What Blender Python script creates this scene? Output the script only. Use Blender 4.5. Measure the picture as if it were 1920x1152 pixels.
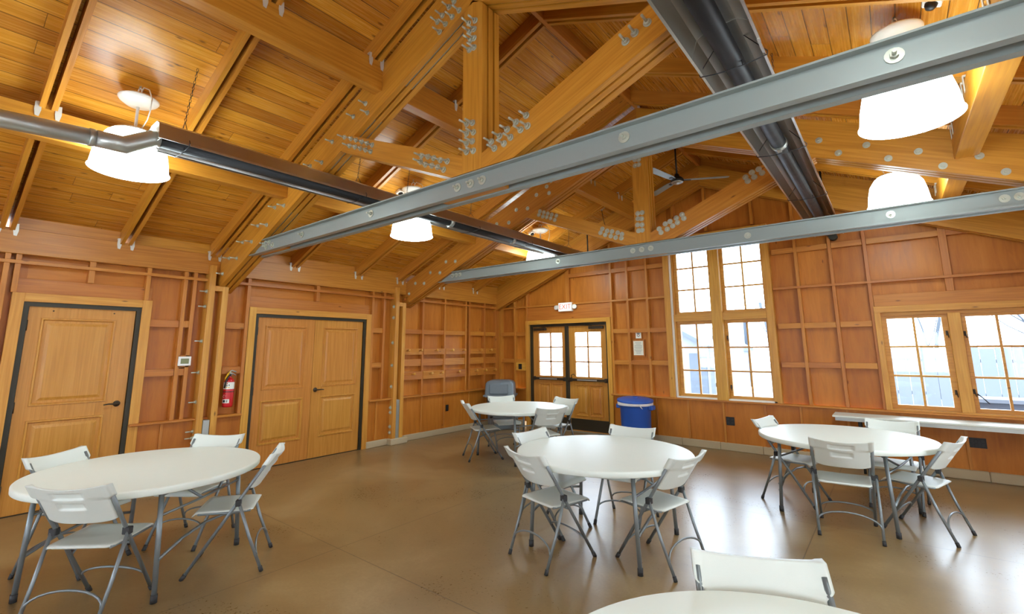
import bpy, bmesh, math, random
from mathutils import Vector, Matrix, Euler
random.seed(7)
D = bpy.data
for o in list(D.objects): D.objects.remove(o, do_unlink=True)
SC = bpy.context.scene
COL = SC.collection
PI = math.pi

# ---------------------------------------------------------------- camera
YAW, PITCH, ROLL, FPX, PX, PY = -.6779, .1642, -.0048, 884.79, 950.9, 508.14
fw = Vector((math.sin(YAW)*math.cos(PITCH), math.cos(YAW)*math.cos(PITCH), math.sin(PITCH)))
rt0 = Vector((math.cos(YAW), -math.sin(YAW), 0)); up0 = rt0.cross(fw)
rt = rt0*math.cos(ROLL)+up0*math.sin(ROLL); up = -rt0*math.sin(ROLL)+up0*math.cos(ROLL)
cam = D.cameras.new('camera'); cam.sensor_fit = 'HORIZONTAL'; cam.sensor_width = 36
cam.lens = FPX/1920*36; cam.shift_x = (960-PX)/1920; cam.shift_y = -(576-PY)/1920
cam.clip_start = .05; cam.clip_end = 200
co = D.objects.new('camera', cam); COL.objects.link(co)
m = Matrix((rt, up, -fw)).transposed().to_4x4(); m.translation = (0, 0, 1.63)
co.matrix_world = m; SC.camera = co

# ---------------------------------------------------------------- world, daylight, exposure
W = D.worlds.new('overcast_sky'); SC.world = W; W.use_nodes = True
bg = W.node_tree.nodes['Background']; bg.inputs[0].default_value = (.72, .86, 1, 1); bg.inputs[1].default_value = 11.0
SC.view_settings.view_transform = 'Standard'; SC.view_settings.look = 'None'
SC.view_settings.gamma = 1; SC.view_settings.use_curve_mapping = False
SC.view_settings.exposure = 0.46
LAMP_STRENGTH = 11.0

# ---------------------------------------------------------------- materials
def lin(h):
    h = h.lstrip('#'); c = [int(h[i:i+2], 16)/255 for i in (0, 2, 4)]
    return tuple((x/12.92 if x <= .04045 else ((x+.055)/1.055)**2.4) for x in c)+(1,)
class NT:
    def __init__(s, name):
        s.m = D.materials.new(name); s.m.use_nodes = True; s.t = s.m.node_tree
        s.b = s.t.nodes['Principled BSDF']; s.out = s.t.nodes['Material Output']
    def n(s, typ, **kw):
        x = s.t.nodes.new(typ)
        for k, v in kw.items():
            if k.startswith('i_'):
                k2 = k[2:]; k2 = int(k2) if k2.isdigit() else k2
                if isinstance(v, bpy.types.NodeSocket): s.t.links.new(v, x.inputs[k2])
                else: x.inputs[k2].default_value = v
            else: setattr(x, k, v)
        return x
    def math(s, op, a, b=0.0, c=None):
        x = s.n('ShaderNodeMath', operation=op)
        for i, v in enumerate([a, b] + ([c] if c is not None else [])):
            if isinstance(v, bpy.types.NodeSocket): s.t.links.new(v, x.inputs[i])
            else: x.inputs[i].default_value = v
        return x.outputs[0]
    def mix(s, f, a, b, mode='MIX'):
        x = s.n('ShaderNodeMix', data_type='RGBA', blend_type=mode)
        for i, v in ((0, f), (6, a), (7, b)):
            if isinstance(v, bpy.types.NodeSocket): s.t.links.new(v, x.inputs[i])
            else: x.inputs[i].default_value = v
        return x.outputs[2]
    def ramp(s, f, stops):
        x = s.n('ShaderNodeValToRGB'); e = x.color_ramp.elements
        while len(e) < len(stops): e.new(.5)
        for el, (p, c) in zip(e, stops): el.position = p; el.color = c
        s.t.links.new(f, x.inputs[0]); return x.outputs[0]
    def link(s, a, b): s.t.links.new(a, b)
def simple(name, col, rough=.5, metal=0, spec=.5, bump=0, bscale=200):
    t = NT(name); t.b.inputs['Base Color'].default_value = lin(col) if isinstance(col, str) else col
    t.b.inputs['Metallic'].default_value = metal; t.b.inputs['Specular IOR Level'].default_value = spec
    g = t.n('ShaderNodeTexCoord'); nz = t.n('ShaderNodeTexNoise', i_Vector=g.outputs['Object'], i_Scale=14.0, i_Detail=4.0)
    t.link(t.math('MULTIPLY_ADD', nz.outputs[0], .16, max(0, rough-.08)), t.b.inputs['Roughness'])
    if bump:
        n2 = t.n('ShaderNodeTexNoise', i_Vector=g.outputs['Object'], i_Scale=float(bscale), i_Detail=2.0)
        b = t.n('ShaderNodeBump', i_Height=n2.outputs[0], i_Strength=bump, i_Distance=.002); t.link(b.outputs[0], t.b.inputs['Normal'])
    return t.m
def wood(name, dark, mid, light, rough=.35, board=0, knots=.5, grain=1.0, vary=.25, gap=True, spec=.45, fig=1.0, con=.5, hue=.012):
    """grain runs along the local X of the mesh; boards (if any) are counted along local Y"""
    t = NT(name); g = t.n('ShaderNodeTexCoord'); oi = t.n('ShaderNodeObjectInfo')
    sep = t.n('ShaderNodeSeparateXYZ', i_Vector=g.outputs['Object'])
    x, y, z = sep.outputs
    rnd = oi.outputs['Random']; off = t.math('MULTIPLY', rnd, 37.0)
    if board:
        bi = t.math('FLOOR', t.math('DIVIDE', y, board))
        w1 = t.n('ShaderNodeTexWhiteNoise', noise_dimensions='1D', i_W=bi)
        seg = t.math('FLOOR', t.math('DIVIDE', t.math('MULTIPLY_ADD', w1.outputs['Value'], 2.9, x), 2.9))
        cv = t.n('ShaderNodeCombineXYZ', i_X=bi, i_Y=seg)
        w2 = t.n('ShaderNodeTexWhiteNoise', noise_dimensions='2D', i_Vector=cv.outputs[0])
        brnd = w2.outputs['Value']; off = t.math('MULTIPLY_ADD', brnd, 53.0, off)
    else: brnd = rnd
    cv = t.n('ShaderNodeCombineXYZ', i_X=t.math('ADD', t.math('MULTIPLY', x, .55), off), i_Y=t.math('ADD', y, off), i_Z=z)
    st = t.n('ShaderNodeMapping', i_Vector=cv.outputs[0]); st.inputs['Scale'].default_value = (1, 9*grain, 9*grain)
    warp = t.n('ShaderNodeTexNoise', i_Vector=st.outputs[0], i_Scale=.9, i_Detail=2.0, i_Roughness=.5)
    st2 = t.n('ShaderNodeMapping', i_Vector=cv.outputs[0]); st2.inputs['Scale'].default_value = (1.2, 26*grain, 26*grain)
    fine = t.n('ShaderNodeTexNoise', i_Vector=st2.outputs[0], i_Scale=3.0, i_Detail=5.0, i_Roughness=.62, i_Distortion=.6)
    rings = t.math('SINE', t.math('MULTIPLY', warp.outputs[0], 46.0*fig))
    f = t.math('ADD', t.math('MULTIPLY_ADD', fine.outputs[0], con, .5-con*.5), t.math('MULTIPLY', rings, .11*con))
    col = t.ramp(f, [(.22, lin(dark)), (.5, lin(mid)), (.78, lin(light))])
    tone = t.math('MULTIPLY_ADD', brnd, vary, 1-vary*.5)
    hs = t.n('ShaderNodeHueSaturation', i_Color=col, i_Value=tone, i_Hue=t.math('MULTIPLY_ADD', brnd, hue, .5-hue/2)); col = hs.outputs[0]
    if knots:
        kc = t.n('ShaderNodeCombineXYZ', i_X=t.math('ADD', t.math('MULTIPLY', x, 2.6), off), i_Y=t.math('ADD', t.math('MULTIPLY', t.math('ADD', y, t.math('MULTIPLY', z, 1.3)), 7.0), off))
        vo = t.n('ShaderNodeTexVoronoi', voronoi_dimensions='2D', i_Vector=kc.outputs[0], i_Scale=1.0)
        pick = t.math('LESS_THAN', t.n('ShaderNodeSeparateColor', i_Color=vo.outputs['Color']).outputs[0], knots)
        kn = t.n('ShaderNodeMapRange', i_Value=vo.outputs['Distance']); kn.inputs[1].default_value = .03; kn.inputs[2].default_value = .10
        kn.inputs[3].default_value = 1; kn.inputs[4].default_value = 0
        kf = t.math('MULTIPLY', t.math('MULTIPLY', kn.outputs[0], pick), .72)
        col = t.mix(kf, col, lin('#4a2206'))
    hgt = fine.outputs[0]
    if board:
        fr = t.math('FRACT', t.math('DIVIDE', y, board))
        e1 = t.math('LESS_THAN', t.math('MINIMUM', fr, t.math('SUBTRACT', 1.0, fr)), .003/board)
        fx = t.math('FRACT', t.math('DIVIDE', t.math('MULTIPLY_ADD', w1.outputs['Value'], 2.9, x), 2.9))
        e2 = t.math('LESS_THAN', fx, .0013)
        e = t.math('MAXIMUM', e1, e2)
        if gap: col = t.mix(t.math('MULTIPLY', e, .85), col, lin('#2a1203'))
        hgt = t.math('SUBTRACT', t.math('MULTIPLY', fine.outputs[0], .25), e)
    t.link(col, t.b.inputs['Base Color'])
    t.link(t.math('MULTIPLY_ADD', fine.outputs[0], .2, rough-.1), t.b.inputs['Roughness'])
    t.b.inputs['Specular IOR Level'].default_value = spec
    b = t.n('ShaderNodeBump', i_Height=hgt, i_Strength=.25, i_Distance=.004); t.link(b.outputs[0], t.b.inputs['Normal'])
    return t.m
M = {}
M['deck'] = wood('tongue_and_groove_pine', '#9c5c14', '#c48228', '#e0a64a', rough=.27, board=.14, knots=.32, vary=.40)
M['fir'] = wood('glulam_fir', '#9a5e18', '#bf7e28', '#d69a3e', rough=.38, knots=.07, vary=.16)
M['trim'] = wood('clear_fir_trim', '#b07420', '#cf9236', '#e6b050', rough=.38, knots=.05, vary=.12)
M['door'] = wood('fir_door_veneer', '#a86a22', '#c48434', '#d89c4c', rough=.34, knots=0, vary=.03, grain=1.3, fig=.7)
M['ply'] = wood('stained_plywood', '#9c581c', '#bd7226', '#cf8636', rough=.36, knots=.02, vary=.16, grain=.2, fig=.5, con=.55, spec=.3, hue=.004)
M['stud'] = wood('stained_stud', '#9e5a1c', '#be7628', '#d08c3a', rough=.40, knots=.12, vary=.20)
M['conc'] = simple('curb_concrete', '#b8a684', .8, bump=.5, bscale=60)
M['steel'] = simple('grey_painted_steel', '#949c96', .42, metal=.25)
M['galv'] = simple('galvanized_steel', '#b9bcb4', .38, metal=.75)
M['plate'] = simple('zinc_bracket', '#d6d4c8', .45, metal=.35)
M['bolt'] = simple('zinc_bolt', '#c2c5b4', .34, metal=.5)
M['alum'] = simple('polished_aluminium', '#cfccc4', .36, metal=1)
M['tube'] = simple('burnt_black_tube', '#191919', .55, metal=.1)
M['black'] = simple('black_plastic', '#141413', .45)
M['bronze'] = simple('dark_bronze', '#3f3528', .4, metal=.5)
M['brownmetal'] = simple('brown_painted_metal', '#353022', .45, metal=.3)
M['plastic'] = simple('off_white_plastic', '#e4eade', .42, bump=.15, bscale=350)
M['chair'] = simple('grey_white_plastic', '#d6dad0', .46, bump=.15, bscale=350)
M['leg'] = simple('grey_powder_coat', '#82898a', .38, metal=.45)
M['cap'] = simple('dark_rubber', '#2c2c2c', .6)
M['white'] = simple('white_enamel', '#efece2', .35)
M['red'] = simple('red_enamel', '#c8141c', .3)
M['label'] = simple('label_white', '#eeeee2', .5)
M['yellow'] = simple('label_yellow', '#e8b818', .5)
M['blue'] = simple('blue_plastic', '#2c5fbe', .42)
M['greybin'] = simple('grey_plastic', '#707a80', .45)
M['bag'] = simple('bin_liner_white', '#eceae6', .4)
M['redtext'] = simple('exit_letter_red', '#e86a5c', .5)
M['ink'] = simple('grey_ink', '#8f948a', .6)
M['blackink'] = simple('black_ink', '#202020', .6)
M['screen'] = simple('dull_display', '#7d7f50', .35)
M['paper'] = simple('paper', '#ece8d2', .6)
M['fence'] = simple('grey_fence_board', '#5c6068', .8)
M['siding'] = simple('pale_siding', '#7c8088', .8)
M['roofing'] = simple('pale_roofing', '#50565e', .8)
M['bark'] = simple('pale_bark', '#454a50', .9)
M['brush'] = simple('brushwood', '#c4cad0', .9)
M['pave'] = simple('pale_paving', '#8c9096', .85)
M['bluegrey'] = simple('blue_grey_paint', '#222c38', .6)
def emis(name, c, s):
    t = NT(name); t.b.inputs['Base Color'].default_value = c; t.b.inputs['Emission Color'].default_value = c
    t.b.inputs['Emission Strength'].default_value = s; return t.m
M['shade'] = emis('lit_acrylic_shade', (.80, .945, .99, 1), LAMP_STRENGTH)
M['lens'] = emis('lit_lamp_lens', (.80, .945, .99, 1), LAMP_STRENGTH*2.6)
M['exit'] = emis('lit_exit_face', (1, .93, .85, 1), .35)
def glass():
    t = NT('window_glass'); t.t.nodes.remove(t.b)
    tr = t.n('ShaderNodeBsdfTransparent'); tr.inputs[0].default_value = (.97, .985, 1, 1)
    gl = t.n('ShaderNodeBsdfGlossy'); gl.inputs['Roughness'].default_value = .03
    fr = t.n('ShaderNodeFresnel'); fr.inputs[0].default_value = 1.45
    mx = t.n('ShaderNodeMixShader'); t.link(fr.outputs[0], mx.inputs[0]); t.link(tr.outputs[0], mx.inputs[1]); t.link(gl.outputs[0], mx.inputs[2])
    t.link(mx.outputs[0], t.out.inputs[0]); return t.m
M['glass'] = glass()
def floor_mat():
    t = NT('polished_concrete'); g = t.n('ShaderNodeNewGeometry'); P = g.outputs['Position']
    n1 = t.n('ShaderNodeTexNoise', i_Vector=P, i_Scale=.8, i_Detail=6.0, i_Roughness=.6, i_Distortion=.5)
    n2 = t.n('ShaderNodeTexNoise', i_Vector=P, i_Scale=45.0, i_Detail=4.0, i_Roughness=.7)
    f = t.math('ADD', t.math('MULTIPLY', n1.outputs[0], .8), t.math('MULTIPLY', n2.outputs[0], .25))
    col = t.ramp(f, [(.35, lin('#765e38')), (.55, lin('#8c7248')), (.72, lin('#a28a60'))])
    s = t.n('ShaderNodeSeparateXYZ', i_Vector=P); X, Y, _ = s.outputs
    def line(v, c): return t.math('LESS_THAN', t.math('ABSOLUTE', t.math('SUBTRACT', v, c)), .0042)
    e = None
    for v, cs in ((X, (-3.77, -.72, -6.82)), (Y, (2.42, 5.49, -.62))):
        for c in cs: e = line(v, c) if e is None else t.math('MAXIMUM', e, line(v, c))
    col = t.mix(t.math('MULTIPLY', e, .7), col, lin('#4a3822'))
    t.link(col, t.b.inputs['Base Color'])
    t.link(t.math('MULTIPLY_ADD', n2.outputs[0], .14, t.math('MULTIPLY_ADD', n1.outputs[0], .10, .18)), t.b.inputs['Roughness'])
    t.b.inputs['Specular IOR Level'].default_value = .9
    h = t.math('SUBTRACT', t.math('MULTIPLY', n2.outputs[0], .15), e)
    b = t.n('ShaderNodeBump', i_Height=h, i_Strength=.10, i_Distance=.004); t.link(b.outputs[0], t.b.inputs['Normal'])
    return t.m
M['floor'] = floor_mat()

# ---------------------------------------------------------------- helpers
def tag(o, label=None, cat=None, group=None, kind=None):
    if label: o['label'] = label
    if cat: o['category'] = cat
    if group: o['group'] = group
    if kind: o['kind'] = kind
    return o
def empty(name, loc=(0, 0, 0), rz=0, label=None, cat=None, group=None, kind=None):
    o = D.objects.new(name, None); COL.objects.link(o); o.location = loc; o.rotation_euler = (0, 0, rz)
    o.empty_display_size = .1; return tag(o, label, cat, group, kind)
class MB:
    def __init__(s): s.bm = bmesh.new()
    def box(s, a, b, bev=0):
        v = [s.bm.verts.new((x, y, z)) for x in (a[0], b[0]) for y in (a[1], b[1]) for z in (a[2], b[2])]
        fs = [s.bm.faces.new([v[i] for i in q]) for q in ((0, 1, 3, 2), (4, 6, 7, 5), (0, 4, 5, 1), (2, 3, 7, 6), (0, 2, 6, 4), (1, 5, 7, 3))]
        if bev: bmesh.ops.bevel(s.bm, geom=list({e for f in fs for e in f.edges}), offset=bev, segments=1, affect='EDGES')
        return s
    def tube(s, pts, r, n=8, caps=True, flat=1.0):
        pts = [Vector(p) for p in pts]; rs = r if isinstance(r, (list, tuple)) else [r]*len(pts)
        rings = []; ref = None
        for i, p in enumerate(pts):
            d = (pts[min(i+1, len(pts)-1)]-pts[max(i-1, 0)]).normalized()
            if ref is None: ref = d.orthogonal().normalized() if abs(d.x) > .9 else (Vector((1, 0, 0))-d*d.x).normalized()
            ref = (ref-d*ref.dot(d)).normalized(); q = d.cross(ref)
            rings.append([s.bm.verts.new(p+(ref*math.cos(2*PI*k/n)+q*math.sin(2*PI*k/n)*flat)*rs[i]) for k in range(n)])
        for a, b in zip(rings, rings[1:]):
            for k in range(n): s.bm.faces.new((a[k], a[(k+1) % n], b[(k+1) % n], b[k])).smooth = True
        if caps: s.bm.faces.new(rings[0][::-1]); s.bm.faces.new(rings[-1])
        return s
    def lathe(s, prof, n=32, c=(0, 0, 0), smooth=True, capb=False, capt=False, sx=1, sy=1):
        rings = [[s.bm.verts.new((c[0]+r*sx*math.cos(2*PI*k/n), c[1]+r*sy*math.sin(2*PI*k/n), c[2]+z)) for k in range(n)] for r, z in prof]
        for a, b in zip(rings, rings[1:]):
            for k in range(n): s.bm.faces.new((a[k], a[(k+1) % n], b[(k+1) % n], b[k])).smooth = smooth
        if capb: s.bm.faces.new(rings[0][::-1])
        if capt: s.bm.faces.new(rings[-1])
        return s
    def prism(s, poly, ax, a, b):
        """poly of 2D points in the plane normal to axis ax (0,1,2)"""
        def P(p, t):
            if ax == 0: return (t, p[0], p[1])
            if ax == 1: return (p[0], t, p[1])
            return (p[0], p[1], t)
        A = [s.bm.verts.new(P(p, a)) for p in poly]; B = [s.bm.verts.new(P(p, b)) for p in poly]
        s.bm.faces.new(A); s.bm.faces.new(B[::-1])
        for i in range(len(poly)):
            j = (i+1) % len(poly); s.bm.faces.new((A[i], B[i], B[j], A[j]))
        return s
    def ext(s, prof, p0, p1, closed=True):
        """sweep a 2D (x,z) profile along y from p0 to p1"""
        A = [s.bm.verts.new((x, p0, z)) for x, z in prof]; B = [s.bm.verts.new((x, p1, z)) for x, z in prof]
        n = len(prof)
        for i in range(n if closed else n-1):
            j = (i+1) % n; s.bm.faces.new((A[i], B[i], B[j], A[j]))
        if closed: s.bm.faces.new(A[::-1]); s.bm.faces.new(B)
        return s
    def build(s, name, mat, parent=None, W=None, fix=True):
        if fix: bmesh.ops.recalc_face_normals(s.bm, faces=s.bm.faces[:])
        me = D.meshes.new(name); s.bm.to_mesh(me); s.bm.free()
        for q in (mat if isinstance(mat, (list, tuple)) else [mat]): me.materials.append(q)
        o = D.objects.new(name, me); COL.objects.link(o)
        if W is not None:
            if parent is not None:
                W = (Matrix.Translation(parent.location) @ parent.rotation_euler.to_matrix().to_4x4()).inverted() @ W
            o.matrix_local = W
        if parent is not None: o.parent = parent
        return o
def part(mb, name, mat, root): return mb.build(name, mat, root, None)
def obj(mb, name, mat, label, cat, group=None, kind=None):
    return tag(mb.build(name, mat), label, cat, group, kind)
def frameX(p0, p1, upv=(0, 0, 1)):
    p0, p1 = Vector(p0), Vector(p1); x = (p1-p0).normalized(); u = Vector(upv)
    if abs(x.dot(u)) > .98: u = Vector((1, 0, 0)) if abs(x.x) < .9 else Vector((0, 1, 0))
    y = u.cross(x).normalized(); z = x.cross(y)
    Wm = Matrix((x, y, z)).transposed().to_4x4(); Wm.translation = p0; return Wm, (p1-p0).length
def wbox(name, a, b, mat, parent=None, bev=.002, axis=None):
    """world box with its grain along its longest axis (local X)"""
    a, b = Vector(a), Vector(b); d = b-a
    if axis is None: axis = max(range(3), key=lambda i: abs(d[i]))
    R = {0: Matrix.Identity(3), 1: Matrix(((0, -1, 0), (1, 0, 0), (0, 0, 1))), 2: Matrix(((0, 0, -1), (0, 1, 0), (1, 0, 0)))}[axis]
    c = (a+b)/2; Wm = R.to_4x4(); Wm.translation = c; Ri = R.inverted()
    h = Ri @ (d/2); h = Vector([abs(q) for q in h])
    bev = min(bev, min(h)*.4)
    return MB().box(-h, h, bev).build(name, mat, parent, Wm)
def prismW(name, poly, y0s, mat, parent=None, ang=0, bev=0):
    """polygon in the world XZ plane extruded over y ranges; local X turned by ang for the grain"""
    ca, sa = math.cos(ang), math.sin(ang); cx = sum(p[0] for p in poly)/len(poly); cz = sum(p[1] for p in poly)/len(poly)
    P = [((x-cx)*ca+(z-cz)*sa, -(x-cx)*sa+(z-cz)*ca) for x, z in poly]
    ym = y0s[0][0]; mb = MB()
    for a, b in y0s: mb.prism(P, 1, a-ym, b-ym)
    Wm = Matrix.Rotation(-ang, 4, 'Y'); Wm.translation = (cx, ym, cz)
    return mb.build(name, mat, parent, Wm)
def copy_tree(o, parent=None):
    c = o.copy(); COL.objects.link(c); c.parent = parent
    for ch in o.children: copy_tree(ch, c)
    return c
ORD = ['first', 'second', 'third', 'fourth', 'fifth', 'sixth', 'seventh', 'eighth', 'ninth']

# ---------------------------------------------------------------- the setting
XL, XR, YB, YF = -7.09, 2.43, -3.0, 8.52
RX, SL = -2.33, .415
def zr(x): return 4.80-SL*abs(x-RX)          # underside of rafters / top of chords
def zb(x): return 4.38-SL*abs(x-RX)          # underside of truss chords
ANG = math.atan(SL)
tag(wbox('floor', (XL-.3, YB-.2, -.1), (XR+.2, YF+.3, 0), M['floor'], bev=0), kind='structure')
# ceiling: two sloping decks of boards, boards along Y (local X), counted along the slope (local Y)
RD = .17
cl = empty('ceiling', (RX, 0, 4.97), kind='structure')
for s, xe in ((-1, XL-.25), (1, XR+.3)):
    L = abs(xe-RX)/math.cos(ANG)
    X = Vector((0, 1, 0)); Yv = Vector((s*math.cos(ANG), 0, -math.sin(ANG))); Z = X.cross(Yv)
    Wm = Matrix((X, Yv, Z)).transposed().to_4x4(); Wm.translation = (RX, YB-.1, 4.80+RD)
    zs = 1 if Z.z > 0 else -1
    MB().box((0, -.02, 0), (YF-YB+.3, L, .05*zs)).build('roof_decking', M['deck'], cl, Wm)

# left wall -----------------------------------------------------
wl = empty('wall_left', (XL, 2, 0), kind='structure')
def P_(name, a, b, mat, root, **k): return wbox(name, a, b, mat, root, **k)
doors_y = [(.66, 1.67, 2.17), (3.0, 4.84, 2.17)]
ys = [YB, .66, 1.67, 3.0, 4.84, YF+.05]
for a, b in ((YB, .66), (1.67, 3.0), (4.84, YF+.05)):
    y = a; 
    cuts = [c for c in (-2.4, -1.2, 0, 1.67, 2.46, 3.0, 4.84, 5.5, 6.11, 6.69, 7.36, 7.9) if a+.05 < c < b-.05]+[b]
    for c in cuts:
        P_('plywood_panel', (XL-.02, y, .78), (XL, c, 2.75), M['ply'], wl, axis=2, bev=0)
        P_('wainscot_panel', (XL+.03, y, .10), (XL+.07, c, .775), M['ply'], wl, axis=2, bev=0); y = c
for a, b in ((.66, 1.67), (3.0, 4.84)):
    P_('plywood_panel', (XL-.02, a, 2.17), (XL, b, 2.75), M['ply'], wl, axis=1, bev=0)
    P_('door_header_board', (XL, a-.09, 2.235), (XL+.045, b+.09, 2.39), M['stud'], wl)
    for yy in ((a+b)/2,): P_('stud', (XL, yy-.028, 2.39), (XL+.085, yy+.028, 2.64), M['stud'], wl)
MB().box((XL-.25, YB, 0), (XL-.02, YF+.1, 3.0)).build('wall_core', M['ply'], wl, Matrix.Identity(4)) if False else None
studs_y = [-2.4, -1.8, -1.2, -.6, -.1, .33, .49, 2.095, 2.2, 2.875, 4.955, 5.20, 6.11, 6.69, 7.30, 7.41, 7.90]
for y in studs_y: P_('stud', (XL, y-.022, .78), (-7.0, y+.022, 2.64), M['stud'], wl)
for y in (.57, 1.70): P_('stud', (XL, y-.022, 2.235), (-7.0, y+.022, 2.64), M['stud'], wl)
P_('corner_board', (XL, 8.28, .78), (-7.01, 8.40, 2.64), M['stud'], wl); P_('corner_board', (XL, 8.40, .78), (-7.03, 8.5, 2.64), M['stud'], wl)
blocks = [(-.6, -.1), (-.1, .33), (1.69, 2.07), (2.12, 2.18), (2.62, 2.87), (4.94, 5.18), (5.66, 6.09), (6.13, 6.67), (6.71, 7.28), (7.43, 7.88), (7.92, 8.28)]
for a, b in blocks:
    for z, h_ in ((1.32, .13 if a > 5.65 else .085), (1.92, .085)): P_('blocking', (XL, a, z), (XL+.072, b, z+h_), M['stud'], wl)
for a, b in ((YB, 2.34), (2.58, 5.39), (5.62, 8.45)):
    P_('top_batten', (XL+.05, a, 2.535), (-6.985, b, 2.57), M['stud'], wl)
for a, b in ((YB, .57), (1.67, 2.34), (2.58, 2.90), (4.93, 5.39), (5.62, 8.45)):
    P_('chair_rail', (XL, a, .757), (-6.955, b, .787), M['stud'], wl, bev=.006)
for y in (-1.2, -.4, 2.0, 5.1, 6.11, 6.69, 7.41, 7.95): P_('wainscot_batten', (XL+.07, y-.014, .11), (XL+.090, y+.018, .757), M['stud'], wl)
def curb(root, a, b): return wbox('concrete_curb', a, b, M['conc'], root, bev=.008)
cbs = empty('baseboard_left', (-7.0, 2, 0), kind='structure')
for a, b in ((YB, .55), (1.72, 2.30), (2.62, 2.93), (4.92, 5.34), (5.70, 8.45)): curb(cbs, (XL, a, 0), (-6.985, b, .105))
curb(cbs, (XL, 5.34, 0), (-6.88, 5.70, .10)); curb(cbs, (XL, 2.30, 0), (-6.88, 2.62, .10))

# far wall ------------------------------------------------------
YP, YS = 8.52, 8.43
wf = empty('wall_far', (-2.3, YP, 0), kind='structure')
def ceilz(x): return 4.97-SL*abs(x-RX)+.05
def fpanel(x0, x1, z0, z1=None, axis=2):
    if z1 is not None: return wbox('plywood_panel', (x0, YP, z0), (x1, YP+.03, z1), M['ply'], wf, axis=axis, bev=0)
    pts = [(x0, z0), (x1, z0), (x1, ceilz(x1))]+([(RX, ceilz(RX))] if x0 < RX < x1 else [])+[(x0, ceilz(x0))]
    return prismW('plywood_panel', pts, [(YP, YP+.03)], M['ply'], wf, ang=PI/2)
for a, b in ((XL-.1, -6.6), (-6.6, -6.24)): fpanel(a, b, .78)
fpanel(-6.24, -5.2, 2.2); fpanel(-5.2, -4.22, 2.2)
for a, b in ((-4.22, -3.85), (-3.85, -3.46), (-3.46, -3.04)): fpanel(a, b, .78)
fpanel(-3.04, RX, 3.5); fpanel(RX, -1.40, 3.5)
for a, b in ((-1.40, -1.03), (-1.03, -.58), (-.58, -.15)): fpanel(a, b, .78)
fpanel(-.15, .67, 2.10); fpanel(.67, 1.55, 2.10); fpanel(1.55, XR+.1, .78)
xs = [XL, -6.24]; 
for a, b in ((XL, -6.24), (-4.22, -3.38), (-3.38, -2.83), (-2.83, -2.26), (-2.26, -1.65), (-1.65, -1.17), (-1.17, -.6), (-.6, 0), (0, .6), (.6, 1.2), (1.2, XR)):
    wbox('wainscot_panel', (a, YS+.01, .10), (b, YS+.05, .775), M['ply'], wf, axis=2, bev=0)
for x in (-6.6, -3.38, -2.83, -2.26, -1.65, -1.17, -.6, 0, .6, 1.2): wbox('wainscot_batten', (x-.014, YS-.010, .11), (x+.018, YS+.01, .757), M['stud'], wf)
def fstud(x, z0, z1, w=.022, y=YS): return wbox('stud', (x-w, y, z0), (x+w, YP, z1), M['stud'], wf)
for x in (-6.585, -4.19, -3.85, -3.46, -1.03, -.585, -.165): fstud(x, .78, zb(x)+.2)
fstud(-6.24, 2.2, 2.95); fstud(-5.19, 2.56, zb(-5.19)+.2, .045, YS+.02); fstud(.67, 2.36, zb(.67)+.2, .04, YS+.02); fstud(1.62, .78, 3.2)
for x in (-2.9, RX, -1.6): fstud(x, 3.65, zb(x)+.2)
for a, b in ((XL, -4.2), (-4.2, -3.05), (-1.38, XR)): wbox('top_batten', (a, YS-.01, 2.53), (b, YS+.05, 2.565), M['stud'], wf)
for a, b in ((-5.14, -4.21), (-4.17, -3.87), (-3.83, -3.48), (-3.44, -3.12), (-1.36, -1.05), (-1.01, -.61), (-.56, -.19), (-.14, .63), (.71, 1.55)):
    wbox('blocking', (a, YS+.012, 3.10), (b, YP, 3.18), M['stud'], wf)
for a, b in ((-7.0, -6.61), (-6.56, -6.27), (-4.17, -3.87), (-3.83, -3.48), (-3.44, -3.12), (-1.36, -1.05), (-1.01, -.61), (-.56, -.19)):
    for z in (1.33, 1.92): wbox('blocking', (a, YS+.014, z), (b, YP, z+.08), M['stud'], wf)
wbox('header_board', (-6.24, YS+.02, 2.22), (-4.22, YP, 2.53), M['stud'], wf)
wbox('header_board', (-.14, YS+.02, 2.19), (1.6, YP, 2.36), M['stud'], wf)
wbox('corner_board', (-7.09, YS, .78), (-6.97, YP, 2.64), M['stud'], wf)
for a, b in ((-7.0, -6.30), (-4.24, XR)): wbox('chair_rail', (a, YS-.045, .757), (b, YS+.05, .787), M['stud'], wf, bev=.006)
cbf = empty('baseboard_far', (-1, YS, 0), kind='structure')
x = -4.2
while x < XR:
    curb(cbf, (x, YS-.02, 0), (min(x+.62, XR)-.004, YP, .12)); x += .62
curb(cbf, (-7.0, YS-.02, 0), (-6.33, YP, .12))

# right and back walls (behind the camera's view) with their daylight windows
wr = empty('wall_right', (XR, 2, 0), kind='structure')
RW = [(-1.6, .4), (3.4, 5.4)]
def rp(a, b, z0, z1): wbox('plywood_panel', (XR, a, z0), (XR+.05, b, z1), M['ply'], wr, axis=2, bev=0)
e = YB
for a, b in RW: rp(e, a, 0, 3.2); rp(a, b, 0, .8); rp(a, b, 2.15, 3.2); e = b
rp(e, YF+.05, 0, 3.2)
wk = empty('wall_back', (-2, YB, 0), kind='structure')
BW = [(-6.2, -4.4), (-3.2, -1.4), (-.2, 1.6)]
def bp(a, b, z0, z1): wbox('plywood_panel', (a, YB-.05, z0), (b, YB, z1), M['ply'], wk, axis=2, bev=0)
e = XL
for a, b in BW: bp(e, a, 0, 2.9); bp(a, b, 0, .8); bp(a, b, 2.15, 2.9); e = b
bp(e, XR, 0, 2.9)
prismW('plywood_panel', [(XL, 2.9), (XR, 2.9), (XR, 3.1), (RX, 5.0), (XL, 3.1)], [(YB-.05, YB)], M['ply'], wk)
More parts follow.
